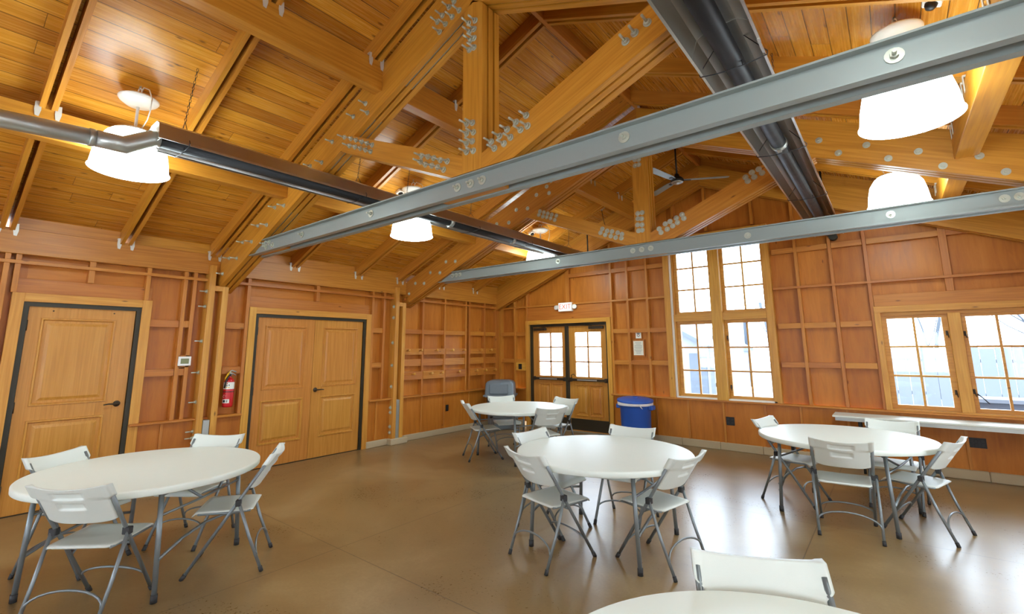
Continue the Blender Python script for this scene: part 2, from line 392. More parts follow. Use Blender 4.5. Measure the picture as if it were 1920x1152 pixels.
def casement(name, axis, a, b, at, z0=.8, z1=2.15):
    w = empty(name, (a, at, z0) if axis == 0 else (at, a, z0), kind='structure')
    def bx(nm, p0, p1, q0, q1, mat, t=.04):
        if axis == 0: return wbox(nm, (p0, at-t, q0), (p1, at+.02, q1), mat, w)
        return wbox(nm, (at-.02, p0, q0), (at+t, p1, q1), mat, w)
    for p in (a, (a+b)/2-.05, b-.08): bx('frame', p, p+.08, z0, z1, M['trim'])
    bx('frame', a, b, z0, z0+.06, M['trim']); bx('frame', a, b, z1-.06, z1, M['trim'])
    for f in (.25, .75): bx('muntin', a+(b-a)*f-.012, a+(b-a)*f+.012, z0, z1, M['trim'], .02)
    for z in (z0+.45, z0+.9): bx('muntin', a, b, z-.012, z+.012, M['trim'], .02)
for i, (a, b) in enumerate(RW): casement('window_%d' % (i+3), 1, a, b, XR)
for i, (a, b) in enumerate(BW): casement('window_%d' % (i+5), 0, a, b, YB)

# ---------------------------------------------------------------- doors
def box_between(root, name, a, b, mat, **k): return wbox(name, a, b, mat, root, **k)
def raised_panel(mb, u0, u1, z0, z1, depth, fld=.035):
    """raised panel in local (u, depth, z) coordinates; field bevels towards the leaf"""
    pts = [(u0, z0), (u1, z0), (u1, z1), (u0, z1)]
    ins = lambda d: [(u0+d, z0+d), (u1-d, z0+d), (u1-d, z1-d), (u0+d, z1-d)]
    lv = [(ins(-.012), 0.0), (ins(-.004), .006), (ins(.006), .006), (ins(.010), -.008), (ins(.022), -.010), (ins(.022+fld), -.001)]
    rings = [[mb.bm.verts.new((u, -d+depth, z)) for u, z in p] for p, d in [(q, -dd) for q, dd in [(a, -b) for a, b in lv]]]
    for A, B in zip(rings, rings[1:]):
        for k in range(4): mb.bm.faces.new((A[k], A[(k+1) % 4], B[(k+1) % 4], B[k]))
    mb.bm.faces.new(rings[-1])
def to_left(u, d, z): return (d, u, z)
# local door builder: u across, d out of the wall (towards the room), z up.
def door_leaf(root, u0, u1, panels, z1=2.10, holes=(), T=None):
    lf = MB(); th = .04
    # leaf as stiles and rails around panels / holes
    us = sorted({u0, u1, *[p[0] for p in panels+list(holes)], *[p[1] for p in panels+list(holes)]})
    zs = sorted({.01, z1, *[p[2] for p in panels+list(holes)], *[p[3] for p in panels+list(holes)]})
    for i in range(len(us)-1):
        for j in range(len(zs)-1):
            c = ((us[i]+us[i+1])/2, (zs[j]+zs[j+1])/2)
            if any(p[0] < c[0] < p[1] and p[2] < c[1] < p[3] for p in list(holes)): continue
            inp = any(p[0] < c[0] < p[1] and p[2] < c[1] < p[3] for p in panels)
            lf.box((zs[j], us[i], -th), (zs[j+1], us[i+1], -.008 if inp else 0))
    bmesh.ops.remove_doubles(lf.bm, verts=lf.bm.verts[:], dist=1e-5)
    leaf = lf.build('door_leaf', M['door'], root, T)
    for p in panels:
        u0_, u1_, z0_, z1_ = p; mb = MB(); 
        def ring(d, h): return [mb.bm.verts.new(q) for q in ((z0_+d, u0_+d, h), (z0_+d, u1_-d, h), (z1_-d, u1_-d, h), (z1_-d, u0_+d, h))]
        R_ = [ring(-.018, 0.0), ring(-.014, .012), ring(.0, .012), ring(.012, -.012), ring(.022, -.014), ring(.065, .004)]
        for A, B in zip(R_, R_[1:]):
            for k in range(4): mb.bm.faces.new((A[k], A[(k+1) % 4], B[(k+1) % 4], B[k]))
        mb.bm.faces.new(R_[-1]); pn = mb.build('raised_panel', M['door']); pn.parent = leaf
    return leaf
def T_left(x): # leaf local (z, u, d) -> world x=d, y=u, z
    return Matrix(((0, 0, 1, x), (0, 1, 0, 0), (1, 0, 0, 0), (0, 0, 0, 1)))
def T_far(y):  # local (z, u, d) -> world x=u, y=-d
    return Matrix(((0, 1, 0, 0), (0, 0, -1, y), (1, 0, 0, 0), (0, 0, 0, 1)))
def lever(root, x, y, z, d, latch=True):
    m = MB().lathe([(.001, 0), (.034, 0), (.034, .006), (.026, .012), (.014, .014), (.012, .045), (.001, .046)], 20)
    m.tube([(0, 0, .04), (0, d*.03, .045), (.003, d*.08, .044), (-.004, d*.125, .042)], [.009, .010, .008, .006], 8)
    h = m.build('lever_handle', M['bronze'], root, Matrix.Translation((x, y, z)) @ Matrix(((0, 0, 1, 0), (0, 1, 0, 0), (1, 0, 0, 0), (0, 0, 0, 1))))
    return h
def side_door(name, a, b, leaves, root_x=-7.045):
    r = empty(name, (root_x, a, 0), kind='structure')
    zt = 2.145
    f = MB(); fx0, fx1 = XL-.06, -7.02
    f.box((fx0, a, 0), (fx1, a+.045, zt)); f.box((fx0, b-.045, 0), (fx1, b, zt)); f.box((fx0, a+.045, zt-.045), (fx1, b-.045, zt))
    f.build('metal_frame', M['brownmetal'], r, Matrix.Identity(4))
    P_('trim_board', (XL, a-.095, .0), (-7.0, a, 2.235), M['trim'], r); P_('trim_board', (XL, b, .0), (-7.0, b+.095, 2.235), M['trim'], r)
    P_('trim_board', (XL, a, zt), (-7.0, b, 2.235), M['trim'], r)
    for u0, u1, pu0, pu1 in leaves:
        lf = door_leaf(r, u0, u1, [(pu0, pu1, 1.08, 1.965), (pu0, pu1, .33, .90)], T=T_left(root_x))
    for z in (.25, 1.06, 1.9):
        for yy in ((a+.048,) if len(leaves) == 1 else (a+.048, b-.048)):
            MB().tube([(-7.035, yy, z-.055), (-7.035, yy, z+.055)], .008, 8).build('hinge', M['bronze'], r, Matrix.Identity(4))
    wbox('door_backing', (XL-.12, a, 0), (XL-.09, b, 2.15), M['ply'], r)
    wbox('threshold', (XL-.05, a, 0), (-7.03, b, .008), M['bronze'], r)
    return r
d1 = side_door('door_1', .66, 1.67, [(.71, 1.62, .83, 1.425)]); lever(d1, -7.045, 1.545, 1.03, -1)
d2 = side_door('door_2', 3.0, 4.84, [(3.05, 3.917, 3.18, 3.775), (3.922, 4.79, 4.09, 4.68)]); lever(d2, -7.045, 3.985, 1.02, 1)
for yy in (.9, 1.42): MB().lathe([(.001, 0), (.008, .0), (.006, .004), (.001, .005)], 10).build('screw', M['bronze'], d1, Matrix.Translation((-7.045, yy, 2.06)) @ Matrix.Rotation(PI/2, 4, 'Y'))

# exit double door in the far wall
YD = 8.52
d3 = empty('door_3', (-5.26, YD, 0), kind='structure')
a, b, zt = -6.18, -4.30, 2.15
MB().box((a, YD-.05, 0), (a+.05, YD+.07, zt)).box((b-.05, YD-.05, 0), (b, YD+.07, zt)).box((a+.05, YD-.05, zt-.055), (b-.05, YD+.07, zt)).build('metal_frame', M['brownmetal'], d3, Matrix.Identity(4))
wbox('center_mullion', (-5.285, YD-.06, 0), (-5.225, YD+.03, zt-.05), M['brownmetal'], d3)
for q in ((a-.085, a), (b, b+.085)): wbox('trim_board', (q[0], YS-.02, 0), (q[1], YP, 2.235), M['trim'], d3)
wbox('trim_board', (a, YS-.02, zt), (b, YP, 2.235), M['trim'], d3)
for u0, u1, g0, g1 in ((-6.13, -5.29, -5.98, -5.39), (-5.22, -4.35, -5.08, -4.49)):
    pn = [(g0, (g0+g1)/2-.03, .32, .90), ((g0+g1)/2+.03, g1, .32, .90)]
    lf = door_leaf(d3, u0, u1, pn, z1=2.10, holes=[(g0, g1, 1.07, 1.96)], T=T_far(YD))
    MB().box((1.07, g0, -.026), (1.96, g1, -.020)).build('glass_pane', M['glass'], lf)
    mt = MB(); mt.box((1.07, (g0+g1)/2-.014, -.035), (1.96, (g0+g1)/2+.014, -.002))
    for z in (1.365, 1.665): mt.box((z-.014, g0, -.035), (z+.014, g1, -.002))
    mt.build('muntin', M['door'], lf)
    k = MB().box((.03, u0+.01, 0), (.25, u1-.01, .006)); k.build('kick_plate', M['brownmetal'], lf)
    pb = MB().box((.985, u0+.0, .03), (1.035, u1-.0, .075), .006).box((.97, u0+.01, 0), (1.05, u0+.06, .06), .004).box((.97, u1-.06, 0), (1.05, u1-.01, .06), .004)
    pbo = pb.build('push_bar', M['bronze'], lf)
    MB().box((1.0, (u0+u1)/2-.22, .074), (1.022, (u0+u1)/2+.22, .078)).build('push_plate', M['galv'], pbo)
    cx_ = u0+.20 if u0 < -5.3 else u1-.22
    cm = MB().box((2.02, cx_-.16, .01), (2.075, cx_+.16, .06), .006)
    dn = 1 if u0 < -5.3 else -1
    cm.tube([(2.09, cx_+dn*.08, .05), (2.10, cx_+dn*.34, .12), (2.10, cx_+dn*.10, .03)], .008, 6)
    cm.build('door_closer', M['bronze'], lf)
MB().tube([(1.05, -5.16, .03), (1.10, -5.15, .06), (1.12, -5.10, .06), (1.09, -5.06, .06)], .008, 6).build('latch_lever', M['bronze'], d3, T_far(YD))
wbox('threshold', (-6.15, YD-.1, 0), (-4.33, YD+.05, .012), M['galv'], d3)

# ---------------------------------------------------------------- windows of the far wall
def sash(root, x0, x1, z0, z1, gx0, gx1, gz, y=YP+.005):
    """z1/z0 outer frame, gx glass limits, gz list of glass row limits"""
    s = MB(); g0, g1 = gz[0], gz[-1]
    s.box((x0, y-.03, z0), (gx0, y+.03, z1)); s.box((gx1, y-.03, z0), (x1, y+.03, z1)); s.box((gx0, y-.03, z0), (gx1, y+.03, g0)); s.box((gx0, y-.03, g1), (gx1, y+.03, z1))
    so = s.build('sash', M['trim'], root, Matrix.Translation((0, 0, 0)))
    mm = MB(); xm = (gx0+gx1)/2; mm.box((xm-.013, y-.018, g0), (xm+.013, y+.018, g1))
    for z in gz[1:-1]: mm.box((gx0, y-.017, z-.013), (gx1, y+.017, z+.013))
    loc = Matrix.Translation((root.location)).inverted()
    a = mm.build('muntin', M['trim']); a.parent = so
    p = MB().box((gx0, y-.002, g0), (gx1, y+.002, g1)).build('glass_pane', M['glass']); p.parent = so
    return so
w1 = empty('window_1', (-2.23, YP, .78), kind='structure')
for x0, x1, zz in ((-3.12, -3.02, 3.62), (-1.50, -1.39, 3.62)): wbox('trim_board', (x0, YS-.03, .787), (x1, YP, zz), M['trim'], w1)
wbox('daylight_jamb_strip', (-3.02, YS+.0, .80), (-2.985, YP+.03, 3.5), M['white'], w1)  # added white strip, daylight at the window's left edge put in as colour
wbox('jamb', (-2.985, YS+.02, .80), (-2.955, YP+.05, 3.5), M['trim'], w1)
wbox('mullion_post', (-2.33, YS-.05, .787), (-2.155, YP+.06, 3.5), M['trim'], w1)
wbox('transom_rail', (-2.97, YS-.035, 2.09), (-1.50, YP+.04, 2.215), M['trim'], w1)
wbox('head_board', (-3.02, YS-.03, 3.5), (-1.50, YP+.04, 3.62), M['trim'], w1)
wbox('sill', (-3.0, YS-.03, .787), (-1.46, YP+.06, .812), M['white'], w1)
for x0, x1, g0, g1 in ((-2.955, -2.33, -2.895, -2.35), (-2.155, -1.50, -2.105, -1.53)):
    sash(w1, x0, x1, .812, 2.09, g0, g1, [.86, 1.25, 1.64, 2.04])
    sash(w1, x0, x1, 2.215, 3.5, g0, g1, [2.26, 2.65, 3.04, 3.43])
def latch(root, x, z, s=1):
    m = MB().box((-.012, -.012, -.03), (.012, 0, .03), .003).tube([(0, -.012, .012), (s*.006, -.035, -.01), (s*.012, -.03, -.06)], [.006, .007, .005], 6)
    return m.build('sash_latch', M['bronze'], root, Matrix.Translation((x, YP-.025, z)))
for x, z in ((-2.355, 1.8), (-2.355, 1.02), (-2.125, 1.8), (-2.125, 1.0)): latch(w1, x, z)
w2 = empty('window_2', (.66, YP, .78), kind='structure')
wbox('trim_board', (-.155, YS-.03, .787), (-.085, YP, 2.19), M['trim'], w2); wbox('trim_board', (1.46, YS-.03, .787), (1.56, YP, 2.19), M['trim'], w2)
wbox('trim_board', (-.155, YS-.035, 2.105), (1.56, YP, 2.19), M['trim'], w2)
wbox('head_board', (-.085, YS+.03, 2.06), (1.46, YP+.04, 2.105), M['trim'], w2)
wbox('mullion_post', (.60, YS-.01, .787), (.725, YP+.06, 2.07), M['trim'], w2)
wbox('sill', (-.085, YS-.03, .787), (1.46, YP+.06, .81), M['trim'], w2)
for x0, x1, g0, g1 in ((-.085, .60, -.025, .54), (.725, 1.40, .775, 1.345)): sash(w2, x0, x1, .81, 2.06, g0, g1, [.86, 1.245, 1.635, 2.02])
for x, z in ((.575, 1.81), (.575, 1.05), (.745, 1.80), (.745, 1.07)): latch(w2, x, z)
MB().tube([(0, 0, .02), (.03, -.05, -.01), (.09, -.06, -.09)], [.008, .006, .006], 6).build('crank_handle', M['black'], w2, Matrix.Translation((.77, YP-.04, 1.02)))

# ---------------------------------------------------------------- roof timbers
BAYS = [(-3.0, 2.47, 'nearest'), (2.67, 5.65, 'middle'), (5.85, 8.50, 'far')]
def bracket(parent, x, y, z, face=1):
    """galvanised tie plate on the side of a beam under a rafter"""
    m = MB().prism([(-.018, .07), (.018, .075), (.022, .0), (.012, -.055), (-.012, -.05), (-.02, 0)], 0, 0, .004*face)
    m.box((0, -.018, .055), (-.03*face, .0, .07))
    return m.build('tie_plate', M['plate'], parent, Matrix.Translation((x, y, z)))
def purlin(x0, x1, zt, depth, name, desc, pos, top_follow=0):
    for a, b, bn in BAYS:
        if bn == 'far': a_, b_ = a, b
        r = wbox(name, (x0, a, zt-depth), (x1, b, zt), M['fir'], bev=.004)
        tag(r, '%s, %s roof bay' % (desc, bn), 'beam', 'purlins and eave beams carrying the rafters')
purlin(-5.34, -5.22, 3.605, .25, 'roof_purlin', 'timber purlin halfway down the left roof slope behind the tube heater', 'behind the left tube heater')
purlin(-3.61, -3.49, 4.32, .28, 'roof_purlin', 'timber purlin high on the left roof slope beside the king post', 'beside the king post')
purlin(-1.02, -.90, 4.25, .28, 'roof_purlin', 'timber purlin high on the right slope above the middle heater', 'above the middle tube heater')
purlin(.61, .77, 3.54, .25, 'roof_purlin', 'timber purlin low on the right roof slope beside the lamps', 'beside the right lamps')
purlin(-7.12, -6.98, 2.90, .265, 'eave_beam', 'deep timber eave beam on top of the left wall', 'above the wall panels')
for a, b, bn in BAYS:
    tag(wbox('ridge_board', (RX-.022, a, 4.80), (RX+.022, b, 4.975), M['stud'], bev=.002), 'thin ridge board at the peak of the %s roof bay' % bn, 'beam', 'ridge boards')
RY = [-1.7, -.65, .45, 1.43, 2.39, 3.50, 4.62, 5.50, 6.55, 7.55, 8.40]
RN = ['far behind the viewer', 'nearest the viewer', 'beside the nearest left lamp', 'in front of the first truss', 'right against the first truss', 'just behind the first truss', 'in the middle of the middle bay', 'just before the second truss', 'just behind the second truss', 'in the middle of the far bay', 'against the far gable wall']
for s, xe, sn in ((-1, -7.13, 'left'), (1, 2.45, 'right')):
    for y, yn in zip(RY, RN):
        r = empty('roof_rafter', (RX+s*.03, y, zr(RX)), label='doubled rafter on the %s roof slope, %s' % (sn, yn), cat='rafter', group='doubled rafters of the %s slope' % sn)
        for k in (-1, 1):
            y0, y1 = (y+.018, y+.056) if k > 0 else (y-.056, y-.018)
            x0, x1 = RX+s*.025, xe
            poly = [(x0, zr(x0)), (x1, zr(x1)), (x1, zr(x1)+RD), (x0, zr(x0)+RD)]
            prismW('ply', poly, [(y0, y1)], M['fir'], r, ang=ANG*(-s))
        prismW('spacer_block', [(RX+s*2.9, zr(RX+s*2.9)), (RX+s*3.1, zr(RX+s*3.1)), (RX+s*3.1, zr(RX+s*3.1)+RD), (RX+s*2.9, zr(RX+s*2.9)+RD)], [(y-.018, y+.018)], M['fir'], r, ang=ANG*(-s))
        if y < -1 or y > 8.2: continue
        beams = ((-6.978, 2.90), (-5.218, 3.605), (-3.488, 4.32)) if s < 0 else ((-1.022, 4.25), (.608, 3.54))
        for bx_, bz in beams:
            for k in (-1, 1): bracket(r, bx_+(.001 if s < 0 else -.001), y+k*.062, bz-.03, 1 if s < 0 else -1)
# blocking boards between the rafters over the eave beam
for a, b, an in zip(RY[:-1], RY[1:], RN[1:]):
    if a > 8: continue
    tag(wbox('eave_blocking_board', (-7.06, a+.058, 2.885), (-7.01, b-.058, 3.065), M['fir']), 'eave blocking board ending at the rafter %s' % an, 'board', 'eave blocking boards')

# ---------------------------------------------------------------- trusses
B1 = [(-3.97,3.7),(-3.88,3.66),(-3.78,3.61),(-3.69,3.57),(-3.61,3.53),(-3.99,3.63),(-3.89,3.59),(-3.8,3.55),(-3.71,3.51),(-3.63,3.47),(-2.9,3.23),(-2.82,3.2),(-2.75,3.17),(-2.67,3.13),(-2.59,3.1),(-2.91,3.18),(-2.85,3.14),(-2.77,3.11),(-2.7,3.08),(-2.63,3.04),(-2.38,3.35),(-2.32,3.34),(-2.38,3.27),(-2.31,3.26),(-2.38,3.19),(-2.32,3.19),(-2.38,3.12),(-2.31,3.11),(-2.1,3.07),(-2.13,3.13),(-2.01,3.08),(-2.05,3.15),(-1.95,3.11),(-1.98,3.18),(-1.86,3.14),(-1.9,3.21),(-1.8,3.15),(-1.81,3.23),(-1.06,3.46),(-1.0,3.49),(-.92,3.52),(-2.37,4.21),(-2.3,4.2),(-2.36,4.13),(-2.31,4.13),(-2.35,4.05),(-2.31,4.05),(-2.36,3.97),(-2.31,3.97),(-2.74,4.4),(-2.71,4.29),(-2.68,4.43),(-2.64,4.33),(-2.6,4.47),(-2.56,4.36),(-2.48,4.38),(-2.54,4.49),(-3.75,4.0),(-3.71,3.89),(-3.95,3.93),(-4.09,3.75),(-4.32,3.77),(-4.5,3.59),(-4.74,3.61),(-5.5,3.29),(-5.28,3.27),(-5.92,3.14),(-5.68,3.11),(-6.32,2.99),(-6.06,2.96),(-6.7,2.83),(-6.46,2.8),(-7.05,2.66),(-6.87,2.64)]
TB1 = [(.14,2.88),(-1.12,2.88),(-2.26,2.88),(-2.38,2.88),(-2.52,2.88),(-3.65,2.88),(-4.91,2.88),(-5.83,2.91),(-5.69,2.91),(-5.76,2.86),(-5.60,2.86)]
B2 = [(-3.91,3.67),(-3.84,3.64),(-3.77,3.61),(-3.7,3.58),(-3.62,3.55),(-3.93,3.62),(-3.86,3.58),(-3.79,3.56),(-3.72,3.53),(-3.65,3.49),(-2.89,3.23),(-2.82,3.19),(-2.75,3.17),(-2.67,3.14),(-2.61,3.11),(-2.92,3.18),(-2.85,3.14),(-2.77,3.11),(-2.7,3.08),(-2.62,3.06),(-2.38,3.35),(-2.32,3.35),(-2.38,3.28),(-2.33,3.27),(-2.39,3.2),(-2.33,3.19),(-2.38,3.12),(-2.33,3.12),(-3.7,4.1),(-3.78,4.03),(-3.74,3.92),(-3.97,3.94),(-4.14,3.76),(-4.36,3.78),(-4.51,3.6),(-4.76,3.62),(-2.38,4.08),(-2.33,4.07),(-2.38,4.0),(-2.33,4.0),(-1.09,3.53),(-1.07,3.48),(-1.02,3.57),(-1.0,3.51),(-.95,3.59),(-.92,3.54),(-2.11,3.1),(-2.09,3.05),(-2.03,3.15),(-2.01,3.08),(-1.97,3.17),(-1.94,3.11),(-1.89,3.2),(-1.88,3.14),(-1.82,3.23),(-1.8,3.18),(-6.32,2.99),(-6.07,2.96),(-6.72,2.83),(-6.48,2.81),(-7.05,2.67),(-6.89,2.65),(-5.92,3.14),(-5.69,3.12),(-.37,3.76),(-.22,3.58),(.01,3.6),(.16,3.42),(.38,3.43),(.53,3.25),(.77,3.28),(.91,3.1)]
TB2 = [(-3.64,2.88),(-2.49,2.88),(-2.37,2.88),(-2.25,2.88),(-1.13,2.87),(.12,2.88),(.88,2.88),(.97,2.88),(-5.80,2.89),(-5.71,2.89),(-5.62,2.89)]
def bolt_mesh(L, wr):
    m = MB()
    m.tube([(0, 0, 0), (0, -.005, 0)], wr, 14); m.tube([(0, -.005, 0), (0, -.022, 0)], .017, 6); m.tube([(0, -.022, 0), (0, -L, 0)], .0085, 8)
    bmesh.ops.recalc_face_normals(m.bm, faces=m.bm.faces[:])
    me = D.meshes.new('bolt'); m.bm.to_mesh(me); m.bm.free(); me.materials.append(M['bolt']); return me
BM = {'long': bolt_mesh(.085, .026), 'short': bolt_mesh(.030, .032), 'head': bolt_mesh(.05, .036)}
def bolt(parent, kind, x, y, z, rz=0):
    o = D.objects.new('bolt', BM[kind]); COL.objects.link(o); o.parent = parent
    o.location = Vector((x, y, z))-parent.location; o.rotation_euler = (0, random.uniform(0, PI), rz); return o
def truss(y, label, bolts, kb, tb):
    r = empty('roof_truss', (RX, y, 2.76), label=label, cat='roof truss', group='timber roof trusses')
    plies = [(y, y+.054), (y+.075, y+.125), (y+.146, y+.20)]
    for s, xe in ((-1, -7.13), (1, 2.45)):
        x0 = RX+s*.0
        poly = [(x0, zb(x0)), (xe, zb(xe)), (xe, zr(xe)), (x0, zr(x0))]
        prismW('top_chord', poly, plies, M['fir'], r, ang=-s*ANG)
        # gusset plates between the plies, flush with the underside
        for xa, xb in ((RX+s*.12, RX+s*.9), (RX+s*1.35, RX+s*2.1), (RX+s*2.9, RX+s*3.8)):
            prismW('gusset_plate', [(xa, zb(xa)+.012), (xb, zb(xb)+.012), (xb, zb(xb)+.3), (xa, zb(xa)+.3)], [(y+.057, y+.072), (y+.128, y+.143)], M['steel'], r)
    prismW('king_post', [(-2.43, 2.955), (-2.225, 2.955), (-2.225, zb(-2.2)-.0), (-2.33, zb(RX)+.02), (-2.43, zb(-2.45))], plies, M['fir'], r, ang=PI/2)
    # left web (narrower) and right web
    wt = lambda x: 3.10+.41*(-2.43-x); xw = -4.06
    prismW('web', [(-2.43, 3.10), (-2.43, 2.955), (-2.55, 2.955), (-4.16, 3.62), (-3.93, 3.715)], plies, M['fir'], r, ang=-.39)
    prismW('web', [(-2.225, 3.07), (-2.225, 2.955), (-1.93, 2.955), (-.42, zb(-.42)), (-.72, zb(-.72))], plies, M['fir'], r, ang=.40)
    # pair of steel channels as the tie
    for k, y0 in ((-1, y+.057), (1, y+.143)):
        m = MB(); zt_, z0_ = 2.95, 2.79
        xa, xb, xta, xtb = -6.12, 1.40, -5.84, 1.10
        # web plate with tapered ends, flanges turned outwards
        m.prism([(xa, z0_), (xb, z0_), (xtb, zt_), (xta, zt_)], 1, y0+k*.001, y0+k*.010)
        m.prism([(xa, z0_), (xb, z0_), (xb-.0, z0_+.011), (xa+.0, z0_+.011)], 1, y0+k*.010, y0+k*.055)
        m.prism([(xta, zt_-.011), (xtb, zt_-.011), (xtb, zt_), (xta, zt_)], 1, y0+k*.010, y0+k*.055)
        t_ = m.build('steel_tie', M['steel'], r, Matrix.Identity(4)); t_['label'] = 'grey painted steel channel tie'
    wbox('tie_filler', (-6.0, y+.06, 2.80), (-5.35, y+.14, 2.88), M['fir'], r); wbox('tie_filler', (-2.72, y+.06, 2.80), (-2.08, y+.14, 2.94), M['fir'], r)
    for x, z in bolts: bolt(r, kb, x, y, z)
    for x, z in tb: bolt(r, 'head', x, y+.046, z)
    return r
t1 = truss(2.47, 'nearer timber roof truss with long threaded bolts and grey steel tie', B1, 'long', TB1)
t2 = truss(5.65, 'farther timber roof truss with short washered bolts and grey steel tie', B2, 'short', TB2)
rk = empty('rake_beam', (RX, 8.28, 2.6), label='sloping timber rake beam along the top of the far gable wall', cat='beam')
for s, xe in ((-1, -7.1), (1, 2.43)):
    prismW('slope_ply', [(RX, zb(RX)+.06), (xe, zb(xe)+.06), (xe, zr(xe)), (RX, zr(RX))], [(8.27, 8.33), (8.36, 8.42)], M['fir'], rk, ang=-s*ANG)

# posts under the trusses
def post(y0, y1, label, ztop):
    r = empty('timber_post', (-7.0, (y0+y1)/2, .1), label=label, cat='post', group='bolted timber posts of the left wall')
    wbox('post_ply', (-7.085, y0, .10), (-6.925, y0+.075, ztop+.25), M['trim'], r, bev=.003)
    wbox('post_ply', (-7.085, y1-.075, .10), (-6.925, y1, ztop-.02), M['trim'], r, bev=.003)
    wbox('cap_block', (-7.10, y0+.075, ztop-.09), (-6.925, y1-.075, ztop-.02), M['trim'], r, bev=.003)
    wbox('back_ply', (-7.085, y0+.075, .10), (-7.06, y1-.075, ztop-.1), M['stud'], r, bev=.002)
    wbox('base_plate', (-7.02, y0+.082, .095), (-6.93, y1-.082, .75), M['galv'], r, bev=.002)
    for i, z in enumerate((2.4, 2.2, 1.75, 1.35, .98, .62, .54, .30, .20)):
        for dx in ((-.02,) if z > .7 else (-.02, -.09)): bolt(r, 'long' if y0 < 4 else 'short', -6.97+dx, y0, z)
    return r
post(2.34, 2.58, 'slotted bolted timber post beside the fire extinguisher', 2.50)
post(5.39, 5.62, 'slotted bolted timber post between double door and coat pegs', 2.50)

# ---------------------------------------------------------------- hanging lamps
def make_lamp():
    r = empty('pendant_lamp')
    R_ = .275
    sh = MB().lathe([(R_, 0), (R_+.006, .004), (R_*.985, .02), (R_*.93, .14), (R_*.85, .24), (R_*.68, .315), (R_*.45, .35), (.10, .355)], 40)
    sh.lathe([(.10, .350), (R_*.43, .343), (R_*.66, .308), (R_*.83, .235), (R_*.91, .138), (R_*.965, .02), (R_, 0)], 40)
    part(MB().lathe([(.001, .030), (R_*.5, .022), (R_*.955, .026)], 40), 'lamp_lens', M['lens'], r)
    part(sh, 'lamp_shade', M['shade'], r)
    part(MB().lathe([(.165, .335), (.150, .352), (.12, .366), (.06, .380), (.001, .382)], 28), 'shade_cap', M['white'], r)
    part(MB().tube([(0, 0, .37), (0, 0, .60)], .012, 10), 'stem', M['white'], r)
    part(MB().lathe([(.001, .585), (.04, .588), (.095, .605), (.135, .635), (.147, .652), (.147, .660), (.125, .675), (.07, .695), (.02, .705), (.001, .706)], 32), 'canopy_disc', M['white'], r)
    hk = MB(); hk.tube([(.025*math.cos(a), 0, .733+.03*math.sin(a)) for a in [i*2*PI/14 for i in range(15)]], .006, 6, caps=False)
    part(hk, 'hook', M['white'], r)
    cd = MB(); cd.tube([(.01, 0, .71), (.05, .0, .76), (.13, .0, .72), (.18, .0, .63), (.175, .0, .52), (.15, 0, .44), (.09, 0, .375)], .005, 6)
    part(cd, 'power_cord', M['white'], r)
    ch = MB(); z = .765
    for i in range(10):
        if z > .83: break
        q = []; 
        for a in range(9):
            t = a*2*PI/8; u, v = .009*math.cos(t), .016*math.sin(t)
            q.append((u if i % 2 else 0, 0 if i % 2 else u, z+v))
        ch.tube(q, .003, 5, caps=False); z += .024
    part(ch, 'chain', M['galv'], r)
    return r
lamp0 = make_lamp()
LP = [(-4.88, .96, 3.13, 'lit white pendant lamp on the left crossed by the silver exhaust pipe'),
      (-4.86, 4.00, 3.12, 'lit white pendant lamp on the left half behind the nearer steel tie'),
      (-4.86, 7.02, 3.15, 'lit white pendant lamp far left, mostly hidden behind the tube heater'),
      (.25, .95, 3.13, 'lit white pendant lamp on the right nearest the viewer, outside the picture'),
      (.25, 4.00, 3.12, 'largest lit white pendant lamp, on the right between the two steel ties'),
      (.22, 6.62, 3.17, 'lit white pendant lamp on the far right, above the farther steel tie')]
for i, (x, y, z, lb) in enumerate(LP):
    o = lamp0 if i == 0 else copy_tree(lamp0)
    o.location = (x, y, z); o.rotation_euler = (0, 0, .3 if x < -1 else 2.2); tag(o, lb, 'pendant lamp', 'white pendant lamps')

